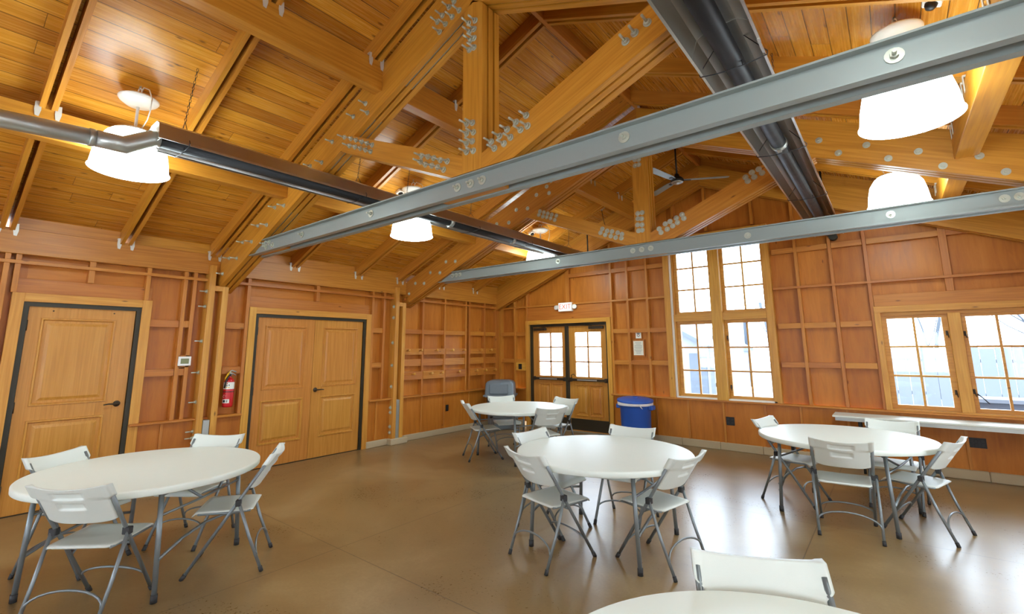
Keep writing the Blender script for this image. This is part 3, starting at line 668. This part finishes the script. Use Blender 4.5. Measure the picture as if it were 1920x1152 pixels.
# ---------------------------------------------------------------- radiant tube heaters
def chain_mb(mb, x, y, z0, z1, s=.017, dy=0.0):
    n = int((z1-z0)/(s*1.75))
    for i in range(n):
        z = z0+(z1-z0)*(i+.5)/n; yy = y+dy*(i+.5)/n
        q = [((.45*s*math.cos(t) if i % 2 else 0)+x, (0 if i % 2 else .45*s*math.cos(t))+yy, z+s*math.sin(t)) for t in [k*2*PI/6 for k in range(7)]]
        mb.tube(q, .0022, 4, caps=False)
def heater(xc, y0, y1, z, label, hang, couplings, extra=True):
    r = empty('radiant_tube_heater', (xc, y0, z), label=label, cat='tube heater', group='ceiling radiant tube heaters')
    prof = [(-.18, 0), (-.178, .02), (-.145, .135), (-.075, .175), (.075, .175), (.145, .135), (.178, .02), (.18, 0)]
    inn = [(x*.985, zz-.003) for x, zz in prof[::-1]]; inn[0] = (.166, .003); inn[-1] = (-.166, .003)
    L = y1-y0; n = max(1, round(L/2.9))
    for i in range(n):
        mb = MB(); e = .004 if i % 2 else 0
        P = [(x*(1+e*3), zz+e) for x, zz in prof+inn]
        mb.ext(P, i*L/n-.02, (i+1)*L/n+.02); part(mb, 'reflector', M['alum'], r)
    part(MB().tube([(0, -.05, .045), (0, L, .045)], .058, 20), 'burner_tube', M['tube'], r)
    for y in couplings:
        part(MB().tube([(0, y-.03-y0, .045), (0, y+.03-y0, .045)], .064, 20).box((-.015, y-.035-y0, -.03), (.015, y+.035-y0, -.012)), 'tube_clamp', M['galv'], r)
    for y in hang:
        w = MB(); yy = y-y0
        w.tube([(-.185, yy, .0), (-.10, yy, -.012), (-.055, yy, -.016), (.055, yy, -.016)], .0035, 5); w.tube([(.185, yy, .0), (.10, yy, -.012), (.055, yy, -.012), (.05, yy, .03)], .0035, 5)
        w.tube([(-.185, yy, 0), (-.19, yy, .02), (0, yy, .27), (.19, yy, .02), (.185, yy, 0)], .0032, 5)
        part(w, 'wire_hanger', M['cap'], r)
        c = MB(); xw_ = xc
        chain_mb(c, 0, yy, .27, zr(xc)+RD-z, dy=.05); part(c, 'chain', M['cap'], r)
    part(MB().prism([(-.175, .012), (-.142, .132), (-.074, .172), (.074, .172), (.142, .132), (.175, .012)], 1, -.002, .002), 'end_plate', M['galv'], r)
    return r
h1 = heater(-4.49, 1.02, 8.30, 3.285, 'long tube heater with brown-reflecting reflector along the left lamps', (1.21, 2.9, 3.6, 4.75, 6.0, 7.4), (4.35, 5.7))
px_ = MB().tube([(0, -4.0, -.17), (0, -.85, -.115), (0, -.33, -.077)], .062, 20)
part(px_, 'exhaust_pipe', M['galv'], h1)
part(MB().tube([(0, -.36, -.078), (0, -.19, -.073), (0, -.02, .043), (0, .03, .045)], [.064, .068, .066, .064], 16), 'pipe_elbow', M['galv'], h1)
part(MB().tube([(0, -.40, -.082), (0, -.37, -.080)], .067, 20), 'pipe_seam', M['galv'], h1)
h2 = heater(-.565, -3.0, 8.38, 3.285, 'wide dark tube heater with mirrored reflector under the ridge, seen from below', (-.4, 1.0, 2.85, 4.45, 6.05, 7.6), (4.35, 1.45))
for hh, xx in ((h1, -4.49), (h2, -.565)):
    tag(MB().tube([(xx, 8.12, 3.475), (xx, 8.12, zr(xx)+RD)], .014, 8).build('gas_conduit', M['black']), 'thin black vertical conduit at the far end of the %s tube heater' % ('left' if xx < -2 else 'middle'), 'conduit', 'black heater conduits')
# flue stubs through the far wall under the gable
for xx, zz, nm in ((-.52, 3.27, 'middle'),):
    tag(MB().tube([(xx, 8.385, zz), (xx, 8.52, zz)], .055, 16).build('flue_stub', M['brownmetal']), 'brown round flue stub entering the far wall at the end of the middle heater', 'flue pipe')

# ---------------------------------------------------------------- ceiling fan
fn = empty('ceiling_fan', (-2.31, 7.05, 4.18), label='black ceiling fan with three steel blades on a long rod under the ridge', cat='ceiling fan')
part(MB().tube([(0, 0, .05), (0, 0, .72)], .014, 10), 'down_rod', M['black'], fn)
part(MB().lathe([(.001, -.05), (.06, -.048), (.095, -.03), (.10, .0), (.08, .035), (.04, .06), (.03, .10), (.001, .105)], 28), 'motor_housing', M['black'], fn)
part(MB().lathe([(.001, -.056), (.05, -.055), (.058, -.048), (.088, -.040), (.092, -.030)], 28), 'hub_ring', M['galv'], fn)
for a in (.489, 2.478, 4.52):
    b = MB(); ca, sa = math.cos(a), math.sin(a)
    Wm = Matrix.Translation(fn.location) @ Matrix.Rotation(a, 4, 'Z') @ Matrix.Rotation(.16, 4, 'X')
    b.prism([(.08, -.035), (.20, -.05), (.70, -.062), (.745, -.03), (.745, .035), (.70, .055), (.20, .05), (.08, .03)], 2, -.004, .004)
    bl = b.build('fan_blade', M['steel'], fn, Wm)
    MB().box((.06, -.02, -.012), (.20, .02, .0)).build('blade_bracket', M['black'], bl)

# ---------------------------------------------------------------- sensors and small fittings on the roof
def sensor(x, y, label):
    s = -1 if x < RX else 1; z = zr(x)+RD
    r = empty('motion_sensor', (x, y, z), label=label, cat='sensor', group='ceiling motion sensors')
    Wm = Matrix.Translation((x, y, z)) @ Matrix.Rotation(s*ANG, 4, 'Y')
    MB().box((-.05, -.05, -.045), (.05, .05, 0), .006).build('housing', M['white'], r, Wm)
    MB().lathe([(.001, -.085), (.022, -.08), (.032, -.062), (.034, -.045)], 18).build('lens', M['black'], r, Wm)
sensor(-5.12, 3.98, 'small white sensor with black lens by the middle left lamp')
sensor(-5.10, 7.07, 'small white box sensor with black lens beside the far left lamp canopy')
sensor(.44, 3.78, 'white box sensor with black lens above the largest right lamp')
hk = empty('hanging_socket', (-3.99, 7.80, 4.25), label='small grey ceiling socket with a thin black cord hanging near the gable', cat='socket')
part(MB().box((-.05, -.05, -.02), (.05, .05, .04), .01).tube([(0, 0, -.05), (0, 0, -.02)], .025, 12), 'junction_box', M['galv'], hk)
part(MB().tube([(0, 0, -.04), (.03, 0, -.25), (.10, 0, -.5)], .005, 6), 'cord', M['black'], hk)

# ---------------------------------------------------------------- coat peg boards
pegs = {'upper': [6.02, 6.42, 6.85, 7.19, 7.70, 8.04, 8.34, 5.72], 'lower': [5.86, 6.29, 6.57, 7.04, 7.57, 7.86, 8.18]}
pb_b = [(5.66, 6.09), (6.13, 6.67), (6.71, 7.28), (7.43, 7.88), (7.92, 8.275)]
for row, (z0, z1, zp) in (('upper', (1.53, 1.645, 1.605)), ('lower', (1.075, 1.22, 1.17))):
    for i, (a, b) in enumerate(pb_b):
        r = empty('peg_board', (-7.0, (a+b)/2, z0), label='wooden peg board of the %s row, %s from the post' % (row, ORD[i]), cat='coat rack', group='coat peg boards on the left wall')
        wbox('board', (XL, a, z0), (-6.99, b, z1), M['stud'], r)
        for y in pegs[row]:
            if a-.02 < y < b+.02:
                MB().tube([(0, 0, 0), (.03, 0, .004), (.055, 0, .008), (.068, 0, .010), (.08, 0, .012), (.084, 0, .0125)], [.013, .012, .016, .028, .025, .012], 12).build('peg', M['trim'], r, Matrix.Translation((-6.99, y, zp)))

# ---------------------------------------------------------------- wall fittings
def outlet(loc, w, h, facing, label, gangs=1, cat='outlet'):
    r = empty('power_outlet', loc, label=label, cat=cat)
    x, y, z = loc
    def b(nm, u0, u1, v0, v1, d, mat, par=r):
        if facing == 'x': return wbox(nm, (x, y+u0, z+v0), (x+d, y+u1, z+v1), mat, par, bev=.002)
        return wbox(nm, (x+u0, y-d, z+v0), (x+u1, y, z+v1), mat, par, bev=.002)
    b('cover_plate', -w/2, w/2, -h/2, h/2, .008, M['black'])
    for g_ in range(gangs):
        u = (g_-(gangs-1)/2)*w/gangs
        for v in (-h*.2, h*.2): b('receptacle', u-.016, u+.016, v-.014, v+.014, .013, M['cap'])
    return r
outlet((XL+.07, 6.79, .48), .075, .12, 'x', 'black wall outlet low on the panels under the coat pegs')
outlet((-2.17, YS+.01, .46), .125, .13, 'y', 'black double outlet below the tall window', 2)
outlet((.68, YS+.01, .45), .19, .12, 'y', 'wide black outlet plate under the long wall table', 3)
r = empty('wall_switch', (-6.43, YS, 1.245), label='black switch plate on a wood block left of the exit doors', cat='switch')
wbox('mounting_block', (-6.55, YS, 1.16), (-6.28, YP, 1.33), M['trim'], r); wbox('switch_plate', (-6.475, YS-.008, 1.19), (-6.385, YS, 1.305), M['black'], r)
wbox('toggle', (-6.437, YS-.016, 1.235), (-6.423, YS-.008, 1.26), M['cap'], r)
r = empty('thermostat', (-7.0, 2.165, 1.5), label='white thermostat with a small dull display beside the nearer post', cat='thermostat')
wbox('body', (-7.0, 2.095, 1.44), (-6.975, 2.235, 1.555), M['white'], r, bev=.004); wbox('display', (-6.975, 2.12, 1.465), (-6.973, 2.21, 1.53), M['screen'], r, bev=0)
wbox('backing_block', (XL, 2.10, 1.42), (-7.0, 2.23, 1.57), M['stud'], r)

# fire extinguisher
fe = empty('fire_extinguisher', (-6.99, 2.715, .885), label='red fire extinguisher with white labels hanging between post and double door', cat='fire extinguisher')
part(MB().lathe([(.001, 0), (.055, .0), (.062, .01), (.064, .03), (.064, .31), (.060, .34), (.040, .37), (.022, .385), (.020, .40)], 28), 'cylinder', M['red'], fe)
part(MB().tube([(0, 0, .39), (0, 0, .445)], .018, 12).tube([(0, 0, .42), (.045, 0, .425)], .011, 10), 'valve', M['galv'], fe)
part(MB().tube([(0, -.02, .45), (0, .02, .475), (0, .075, .455)], .008, 6, flat=1.3).tube([(0, -.02, .435), (0, .03, .44), (0, .075, .41)], .007, 6), 'handle', M['galv'], fe)
part(MB().tube([(.04, 0, .425), (.055, -.035, .40), (.055, -.065, .33), (.045, -.072, .25)], .010, 8), 'hose', M['black'], fe)
part(MB().tube([(.01, -.01, .46), (.03, -.04, .42), (.035, -.065, .38), (.03, -.065, .35)], [.006, .012, .010, .003], 6), 'yellow_tag', M['yellow'], fe)
part(MB().lathe([(.0655, .195), (.0655, .205)], 28), 'strap', M['black'], fe)
def arc_label(z0, z1, a0, a1, mat, nm, rr=.0652):
    m = MB(); n = 10
    A = [[m.bm.verts.new((rr*math.cos(a0+(a1-a0)*i/n), rr*math.sin(a0+(a1-a0)*i/n), z)) for i in range(n+1)] for z in (z0, z1)]
    for i in range(n): m.bm.faces.new((A[0][i], A[0][i+1], A[1][i+1], A[1][i]))
    return part(m, nm, mat, fe)
arc_label(.235, .325, -1.7, .9, M['label'], 'instruction_label')
for i, (zz, a) in enumerate([(.25, -1.1), (.27, -1.1), (.29, -1.1), (.25, -.8), (.275, -.8), (.30, -.8), (.25, -.45), (.28, -.45)]):
    arc_label(zz, zz+.014, a, a+.18, M[('yellow', 'blackink', 'red')[i % 3]], 'pictogram', .0656)
arc_label(.055, .105, -1.6, -.1, M['label'], 'lower_label'); arc_label(.065, .095, -1.35, -.85, M['bluegrey'], 'class_symbol', .0656); arc_label(.065, .095, -.7, -.4, M['ink'], 'class_symbol', .0656)
m = MB(); v = [m.bm.verts.new((.0657*math.cos(a), .0657*math.sin(a), z)) for a, z in ((-1.55, .135), (-1.2, .125), (-.75, .148), (-1.2, .165))]; m.bm.faces.new(v); part(m, 'arrow_mark', M['label'], fe)
wbox('hanging_board', (XL, 2.60, 1.315), (-7.03, 2.865, 1.415), M['stud'], fe); wbox('hook', (-7.03, 2.70, 1.31), (-6.985, 2.73, 1.35), M['galv'], fe)

# exit sign with two emergency lamp heads
ex = empty('exit_sign', (-5.22, YS+.02, 2.49), label='lit white exit sign with two round emergency lamp heads over the double doors', cat='exit sign')
wbox('housing', (-5.385, YS-.04, 2.395), (-5.055, YS+.03, 2.58), M['white'], ex, bev=.006)
wbox('sign_face', (-5.37, YS-.043, 2.41), (-5.07, YS-.04, 2.565), M['exit'], ex, bev=0)
def flat_text(body, size, loc, rot, mat, parent, name, ext=.0008):
    c = D.curves.new('t', 'FONT'); c.body = body; c.size = size; c.extrude = ext; c.align_x = 'CENTER'; c.align_y = 'CENTER'; c.resolution_u = 3
    to = D.objects.new('t', c); COL.objects.link(to); bpy.context.view_layer.update()
    me = D.meshes.new_from_object(to.evaluated_get(bpy.context.evaluated_depsgraph_get())); D.objects.remove(to, do_unlink=True); D.curves.remove(c)
    me.name = name; me.materials.clear(); me.materials.append(mat)
    o = D.objects.new(name, me); COL.objects.link(o); o.parent = parent
    o.location = Vector(loc)-parent.location; o.rotation_euler = rot; return o
tx = flat_text('EXIT', .145, (-5.22, YS-.0445, 2.488), (PI/2, 0, 0), M['redtext'], ex, 'exit_lettering')
for s in (-1, 1):
    hd = MB().tube([(0, 0, 0), (0, -.05, 0)], [.052, .045], 20); 
    hd.build('lamp_head', M['white'], ex, Matrix.Translation((-5.22+s*.21, YS-.0, 2.485)) @ Matrix.Rotation(s*.35, 4, 'Z'))
    wbox('head_arm', (-5.22+s*.16-.02, YS-.02, 2.47), (-5.22+s*.16+.02, YS, 2.50), M['white'], ex)

# notices right of the exit doors
r = empty('framed_notice', (-3.69, YS+.05, 1.635), label='framed cream paper notice between studs right of the exit doors', cat='notice')
wbox('frame', (-3.81, YS+.055, 1.485), (-3.575, YS+.085, 1.79), M['stud'], r); wbox('paper', (-3.79, YS+.052, 1.505), (-3.60, YS+.055, 1.765), M['paper'], r, bev=0)
for i, (z, w_) in enumerate(((1.735, .12), (1.71, .10), (1.68, .14), (1.655, .15), (1.63, .13), (1.60, .15), (1.575, .11), (1.545, .09))):
    wbox('text_line', (-3.695-w_/2, YS+.0512, z-.004), (-3.695+w_/2, YS+.052, z+.004), M['ink'], r, bev=0)
wbox('backing', (-3.83, YS+.085, 1.47), (-3.56, YP, 1.80), M['ply'], r)
r = empty('square_sign', (-3.68, YS+.05, 1.87), label='small white square sign with a dark round symbol above the framed notice', cat='sign')
wbox('plate', (-3.735, YS+.052, 1.815), (-3.63, YS+.056, 1.918), M['label'], r, bev=0)
MB().lathe([(.018, 0), (.026, 0), (.026, .001), (.018, .001)], 20).build('round_symbol', M['blackink'], r, Matrix.Translation((-3.683, YS+.052, 1.868)) @ Matrix.Rotation(PI/2, 4, 'X'))
MB().box((-.03, -.001, -.006), (.03, 0, .006)).build('bar_symbol', M['blackink'], r, Matrix.Translation((-3.683, YS+.052, 1.905)))
MB().box((-.012, -.001, -.003), (.012, 0, .003)).build('bar_symbol', M['redtext'], r, Matrix.Translation((-3.683, YS+.0515, 1.868)) @ Matrix.Rotation(.7, 4, 'Y'))
wbox('backing', (-3.75, YS+.056, 1.80), (-3.615, YP, 1.93), M['ply'], r)

# ---------------------------------------------------------------- folding chairs
def surf_solid(fn_a, fn_b, nu, nv):
    m = MB(); A = [[m.bm.verts.new(fn_a(i/nu, j/nv)) for j in range(nv+1)] for i in range(nu+1)]; B = [[m.bm.verts.new(fn_b(i/nu, j/nv)) for j in range(nv+1)] for i in range(nu+1)]
    for G, fl in ((A, 0), (B, 1)):
        for i in range(nu):
            for j in range(nv):
                q = (G[i][j], G[i+1][j], G[i+1][j+1], G[i][j+1]); m.bm.faces.new(q[::-1] if fl else q).smooth = True
    for i in range(nu):
        for j in (0, nv):
            m.bm.faces.new((A[i][j], B[i][j], B[i+1][j], A[i+1][j])).smooth = True
    for j in range(nv):
        for i in (0, nu):
            m.bm.faces.new((A[i][j], A[i][j+1], B[i][j+1], B[i][j])).smooth = True
    return m
def ty(z): return .255-.525*z/.80     # y of the long tubes at height z
def make_chair():
    r = empty('folding_chair')
    # backrest: u across, v up
    def back(u, v, side):
        x = (u-.5)*2; z0, z1 = .575, .835; hw = .205+.032*min(1, max(0, (v-.60)/.10))
        z = z0+(z1-z0)*v - (.024*(1-x*x) if v > .5 else -.0)*max(0, (v-.5)*2) + (.02*(abs(x)**6) if v < .5 else 0)*(1-2*v)
        y = ty(z)-.004-.052*(1-x*x)
        th = .010+.006*abs(x)**8
        if abs(x) > .86 and v > .66: th += .007
        d = th*side
        if side < 0:      # two recessed grips on the rear face
            for zc in (.765, .695):
                if abs(x) < .38 and abs(z-zc) < .024:
                    k = min(1, (.38-abs(x))/.04, (.024-abs(z-zc))/.006); d += .018*max(0, k)
        return (x*hw, y+d, z)
    m = surf_solid(lambda u, v: back(u, v, 1), lambda u, v: back(u, v, -1), 40, 48); part(m, 'backrest', M['chair'], r)
    def seat(u, v, side):
        x = (u-.5)*2; y = -.175+.405*v
        hw = .198+.012*v-.02*max(0, (v-.86)/.14)**2-.02*max(0, (.12-v)/.12)**2
        z = .440-.012*(1-x*x)*math.sin(v*PI)+.012*v-.030*max(0, (v-.88)/.12)**2+.004
        edge = max(abs(x)**10, max(0, (v-.92)/.08), max(0, (.06-v)/.06))
        return (x*hw, y, z+(.0 if side > 0 else -.026+.012*edge)-(.006*edge if side > 0 else 0))
    part(surf_solid(lambda u, v: seat(u, v, 1), lambda u, v: seat(u, v, -1), 24, 20), 'seat', M['chair'], r)
    for s in (-1, 1):
        lg = part(MB().tube([(s*.222, ty(.79), .79), (s*.219, ty(.6), .6), (s*.214, ty(.44), .44), (s*.208, ty(.02), .02)], .0125, 10), 'front_leg', M['leg'], r)
        part(MB().tube([(s*.208, ty(.035), .035), (s*.208, ty(.0), .0)], .0155, 10), 'foot_cap', M['cap'], lg)
        lr = part(MB().tube([(s*.236, ty(.50)-.01, .505), (s*.232, -.17, .25), (s*.226, -.262, .02)], .0115, 10), 'rear_leg', M['leg'], r)
        part(MB().tube([(s*.226, -.257, .035), (s*.226, -.269, .0)], .0145, 10), 'foot_cap', M['cap'], lr)
        part(MB().box((s*.214-.012, ty(.5)-.025, .475), (s*.236+.014*s, ty(.5)+.012, .52), .004) if s > 0 else MB().box((s*.236-.014, ty(.5)-.025, .475), (s*.214+.012, ty(.5)+.012, .52), .004), 'pivot_bracket', M['cap'], r)
        part(MB().tube([(s*.190, -.16, .428), (s*.196, .0, .425), (s*.20, .19, .432)], .009, 8), 'seat_rail', M['leg'], r)
    def arch(z, h, y, w): return [(w*math.cos(t)*1.0, y(z+h*math.sin(t)), z+h*math.sin(t)) for t in [PI*i/12 for i in range(13)]]
    part(MB().tube(arch(.13, .075, ty, .209), .0075, 7), 'front_crossbar', M['leg'], r)
    part(MB().tube(arch(.12, .085, lambda z: -.265+.40*(z-.02)*.9, .226), .0075, 7), 'rear_crossbar', M['leg'], r)
    part(MB().tube([(-.214, ty(.40), .40), (.214, ty(.40), .40)], .008, 7), 'under_seat_bar', M['leg'], r)
    return r
CH = [ # mid of the top corners, forward direction, label
 ((-3.98,.71), (-.66,.75), 'folding chair nearest the viewer at the far left table, seen from behind'),
 ((-5.29,.83), (.82,.57), 'folding chair behind the left table, in front of the single door'),
 ((-5.14,1.94), (.60,-.80), 'folding chair behind the left table, below the fire extinguisher'),
 ((-4.04,1.96), (-.55,-.84), 'folding chair seen side-on at the right end of the left table'),
 ((-2.36,3.155), (.27,.96), 'folding chair seen from behind, front left of the middle table'),
 ((-2.88,3.95), (1,-.07), 'folding chair at the back left of the middle table'),
 ((-2.19,4.76), (.08,-.99), 'folding chair behind the middle table, in front of the blue bin'),
 ((-1.32,3.80), (-.98,.20), 'folding chair at the front right of the middle table'),
 ((-1.24,6.27), (.97,-.22), 'folding chair at the left end of the right table'),
 ((-.45,5.23), (-.10,.99), 'folding chair seen straight from behind in front of the right table'),
 ((-.10,6.90), (-.08,-1), 'folding chair behind the right table, against the long wall table'),
 ((.32,5.81), (-.95,.30), 'folding chair at the right end of the right table, turned left'),
 ((-5.18,5.42), (.57,.82), 'folding chair left of the rear table, before the coat pegs'),
 ((-5.38,6.50), (.83,-.56), 'folding chair behind the rear table, in front of the grey bin'),
 ((-3.77,5.65), (-.88,.47), 'folding chair right of the rear table, slotted back to viewer'),
 ((-4.29,6.85), (-.15,-.99), 'folding chair behind the rear table, in front of the exit doors'),
 ((-.49,2.13), (.42,-.90), 'folding chair behind the nearest table, only its backrest showing')]
chair0 = make_chair()
for i, ((x, y), (fx, fy), lb) in enumerate(CH):
    o = chair0 if i == 0 else copy_tree(chair0)
    n = math.hypot(fx, fy); fx, fy = fx/n, fy/n
    o.location = (x+fx*.27, y+fy*.27, 0); o.rotation_euler = (0, 0, math.atan2(-fx, fy))
    tag(o, 'grey-white plastic '+lb, 'chair', 'plastic folding chairs around the round tables')

# ---------------------------------------------------------------- round tables
def make_table():
    r = empty('round_folding_table'); R_ = .762
    part(MB().lathe([(.001, .740), (R_-.016, .740), (R_-.006, .7385), (R_-.001, .733), (R_, .725), (R_-.001, .699), (R_-.008, .693), (R_-.022, .693), (R_-.030, .714), (.001, .715)], 96), 'tabletop', M['plastic'], r)
    k = .467
    for sx in (-1, 1):
        for sy in (-1, 1):
            lg = part(MB().tube([(sx*k*.93, sy*k*.97, .712), (sx*k, sy*k, .02)], .0165, 12), 'leg', M['leg'], r)
            part(MB().tube([(sx*k, sy*k, .05), (sx*k, sy*k, 0)], .0205, 12), 'foot_cap', M['cap'], lg)
        part(MB().tube([(sx*k*.94, -k*.97, .66), (sx*k*.94, 0, .69), (sx*k*.94, k*.97, .66)], .012, 8), 'top_bar', M['leg'], r)
        part(MB().tube([(sx*k, -k, .26), (sx*k, -k*.5, .315), (sx*k, 0, .335), (sx*k, k*.5, .315), (sx*k, k, .26)], .011, 8), 'leg_arch', M['leg'], r)
        part(MB().tube([(sx*k*.955, -.02*sx, .52), (sx*.10, -.02*sx, .70)], .010, 8).tube([(sx*k*.955, -k*.98, .53), (sx*k*.955, -.02*sx, .52), (sx*k*.955, k*.98, .53)], .009, 6), 'brace', M['leg'], r)
    part(MB().box((-.5, -.012, .688), (.5, .012, .712)), 'center_rail', M['leg'], r)
    return r
TB = [((-4.60, 1.27), 38, 'white round folding table at the far left, near the single door'),
      ((-2.10, 3.95), 4, 'white round folding table in the middle of the room'),
      ((-.50, 6.08), -11, 'white round folding table at the right, before the wide window'),
      ((-4.65, 6.07), -13, 'white round folding table at the back, before the exit doors'),
      ((-.17, 1.37), 20, 'white round folding table nearest the viewer, cut off by the bottom edge')]
tb0 = make_table()
for i, ((x, y), a, lb) in enumerate(TB):
    o = tb0 if i == 0 else copy_tree(tb0)
    o.location = (x, y, 0); o.rotation_euler = (0, 0, math.radians(a)); tag(o, lb, 'table', 'round folding tables')

# long narrow wall table
wt_ = empty('long_wall_table', (.48, 8.16, 0), label='long narrow white-topped folding table pushed against the wall under the wide window', cat='table')
part(MB().box((-1.22, -.215, .70), (1.22, .215, .722), .004), 'tabletop', M['plastic'], wt_)
part(MB().box((-1.19, -.20, .655), (1.19, -.185, .70)).box((-1.19, .185, .655), (1.19, .20, .70)).box((-1.19, -.185, .655), (-1.175, .185, .70)).box((1.175, -.185, .655), (1.19, .185, .70)), 'apron', M['galv'], wt_)
for s in (-1, 1):
    for t in (-1, 1):
        part(MB().tube([(s*.93, t*.16, .69), (s*.93, t*.17, 0.0)], .015, 10), 'leg', M['cap'], wt_)
    part(MB().tube([(s*.93, -.165, .25), (s*.93, .165, .25)], .011, 8).tube([(s*.93, 0, .25), (s*.60, 0, .67)], .009, 8), 'brace', M['cap'], wt_)

# ---------------------------------------------------------------- bins
bb = empty('blue_bin', (-3.62, 8.06, 0), label='blue round waste bin with a tilted lid and white liner against the far wall', cat='waste bin')
part(MB().lathe([(.001, .005), (.235, .005), (.243, .02), (.262, .60), (.270, .61), (.270, .64), (.295, .645), (.300, .665), (.292, .70), (.28, .70), (.255, .68), (.232, .03), (.001, .03)], 40), 'bin_body', M['blue'], bb)
part(MB().lathe([(.301, .655), (.306, .672), (.303, .705), (.296, .713), (.285, .70)], 40), 'liner_rim', M['bag'], bb)
lid = MB().lathe([(.306, -.02), (.312, .0), (.306, .016), (.27, .022), (.25, .034), (.10, .044), (.001, .046)], 40).box((-.04, -.02, .04), (.04, .02, .058), .006)
lo = part(lid, 'bin_lid', M['blue'], bb); lo.location = (0, 0, .733); lo.rotation_euler = (.05, .04, 0)
for s in (-1, 1): part(MB().box((s*.29-.03, -.075, .585), (s*.29+.045, .075, .66), .012) if s > 0 else MB().box((s*.29-.045, -.075, .585), (s*.29+.03, .075, .66), .012), 'bin_handle', M['blue'], bb)
part(MB().tube([(.18, -.255, .69), (.215, -.25, .64), (.235, -.235, .615)], [.012, .008, .003], 6), 'liner_tail', M['bag'], bb)
for a in range(0, 360, 30):
    pass
gb = empty('grey_bin', (-6.52, 7.86, 0), label='grey waste bin with a tall hooded top in the back left corner', cat='waste bin')
part(MB().lathe([(.001, .005), (.24, .005), (.25, .02), (.275, .62), (.30, .63), (.305, .66), (.295, .67)], 36, sx=1.05), 'bin_body', M['greybin'], gb)
hd = MB()
def rrect(w, d, z, c=.05):
    pts = []
    for sx, sy, a0 in ((1, 1, 0), (-1, 1, PI/2), (-1, -1, PI), (1, -1, 3*PI/2)):
        for i in range(5):
            a = a0+i*PI/8; pts.append((sx*(w-c)+c*math.cos(a), sy*(d-c)+c*math.sin(a), z))
    return [hd.bm.verts.new(p) for p in pts]
rg = [rrect(.33, .30, .66), rrect(.335, .305, .69), rrect(.30, .275, .70), rrect(.285, .262, .92), rrect(.25, .235, .965), rrect(.17, .16, .99)]
for A, B in zip(rg, rg[1:]):
    for k in range(len(A)): hd.bm.faces.new((A[k], A[(k+1) % len(A)], B[(k+1) % len(B)], B[k])).smooth = True
hd.bm.faces.new(rg[-1]); hood = part(hd, 'hooded_lid', M['greybin'], gb)
gb.rotation_euler = (0, 0, .55)
fl = MB().box((-.19, -.292, .72), (.19, -.272, .92), .01).build('swing_flap', M['greybin']); fl.parent = gb

# ---------------------------------------------------------------- outside, seen through the glass
tag(wbox('paved_yard', (-25, 8.75, -.25), (25, 60, -.12), M['pave'], bev=0), kind='structure')
fz = empty('yard_fence', (8, 18, 0), label='grey board fence across the yard outside the wide window', cat='fence')
for i in range(60):
    x = -.6+i*.30
    h_ = 1.60+.02*math.sin(i*2.1)
    wbox('fence_board', (x, 18, -.12), (x+.292, 18.03, h_), M['fence'], fz, bev=.004)
for z in (.3, 1.2): wbox('fence_rail', (-.6, 18.03, z), (17.4, 18.08, z+.1), M['fence'], fz)
hs = empty('neighbouring_shed', (-6.6, 18, 0), label='pale gabled shed seen through the tall window', cat='building')
prismW('wall', [(-8.3, -.12), (-4.75, -.12), (-4.75, 1.58), (-6.5, 2.55), (-8.3, 1.55)], [(17, 22)], M['siding'], hs)
prismW('roof', [(-8.5, 1.44), (-6.5, 2.55), (-4.6, 1.50), (-4.6, 1.63), (-6.5, 2.70), (-8.5, 1.57)], [(16.7, 22.3)], M['roofing'], hs)
dr = wbox('shed_door', (-5.55, 16.97, -.12), (-4.98, 17, 1.45), M['roofing'], hs)
wbox('corner_board', (-4.87, 16.96, -.12), (-4.74, 17.0, 1.55), M['fence'], hs)
tag(MB().tube([(-4.9, 17.0+.0, 0), (-4.9, 17.0, 3.1)], .09, 12).build('vent_stack', M['bluegrey']), 'blue-grey stack rising beside the shed', 'pipe').location = (0, 5.6, 0)
bn = empty('yard_planter', (1.75, 12, -.12), label='low blue-grey trough in the yard below the wide window', cat='trough')
part(MB().prism([(-.62, 0), (.62, 0), (.75, .80), (-.75, .80)], 1, -.3, .3), 'trough_body', M['bluegrey'], bn); part(MB().box((-.79, -.34, .80), (.79, .34, .86)), 'trough_rim', M['roofing'], bn)
def tree(x, y, h, seed, label):
    rr = random.Random(seed); m = MB()
    def br(p, d, L, rad, depth):
        q = [p]; c = Vector(p); dd = Vector(d).normalized()
        for i in range(3):
            dd = (dd+Vector((rr.uniform(-.16, .16), rr.uniform(-.16, .16), rr.uniform(-.05, .12)))).normalized(); c = c+dd*L/3; q.append(c.copy())
        m.tube(q, [rad, rad*.85, rad*.7, rad*.55], 5)
        if depth:
            for k in range(3):
                t = q[rr.choice((1, 2, 3))]; a = rr.uniform(0, 2*PI)
                nd = dd*.7+Vector((math.cos(a), math.sin(a), .3))*.6
                br(t, nd, L*.68, rad*.5, depth-1)
    br(Vector((x, y, -.12)), (0, 0, 1), h*.45, h*.012, 4)
    tag(m.build('bare_tree', M['bark']), label, 'tree', 'bare trees outside')
tree(-3.6, 21, 8, 3, 'bare pale tree beyond the tall window, right of the shed')
tree(-2.4, 19.5, 7, 5, 'bare pale tree filling the right half of the tall window')
tree(1.1, 22, 7, 9, 'bare pale tree behind the fence, left half of the wide window')
tree(4.2, 23, 8, 12, 'bare pale tree behind the fence, right half of the wide window')
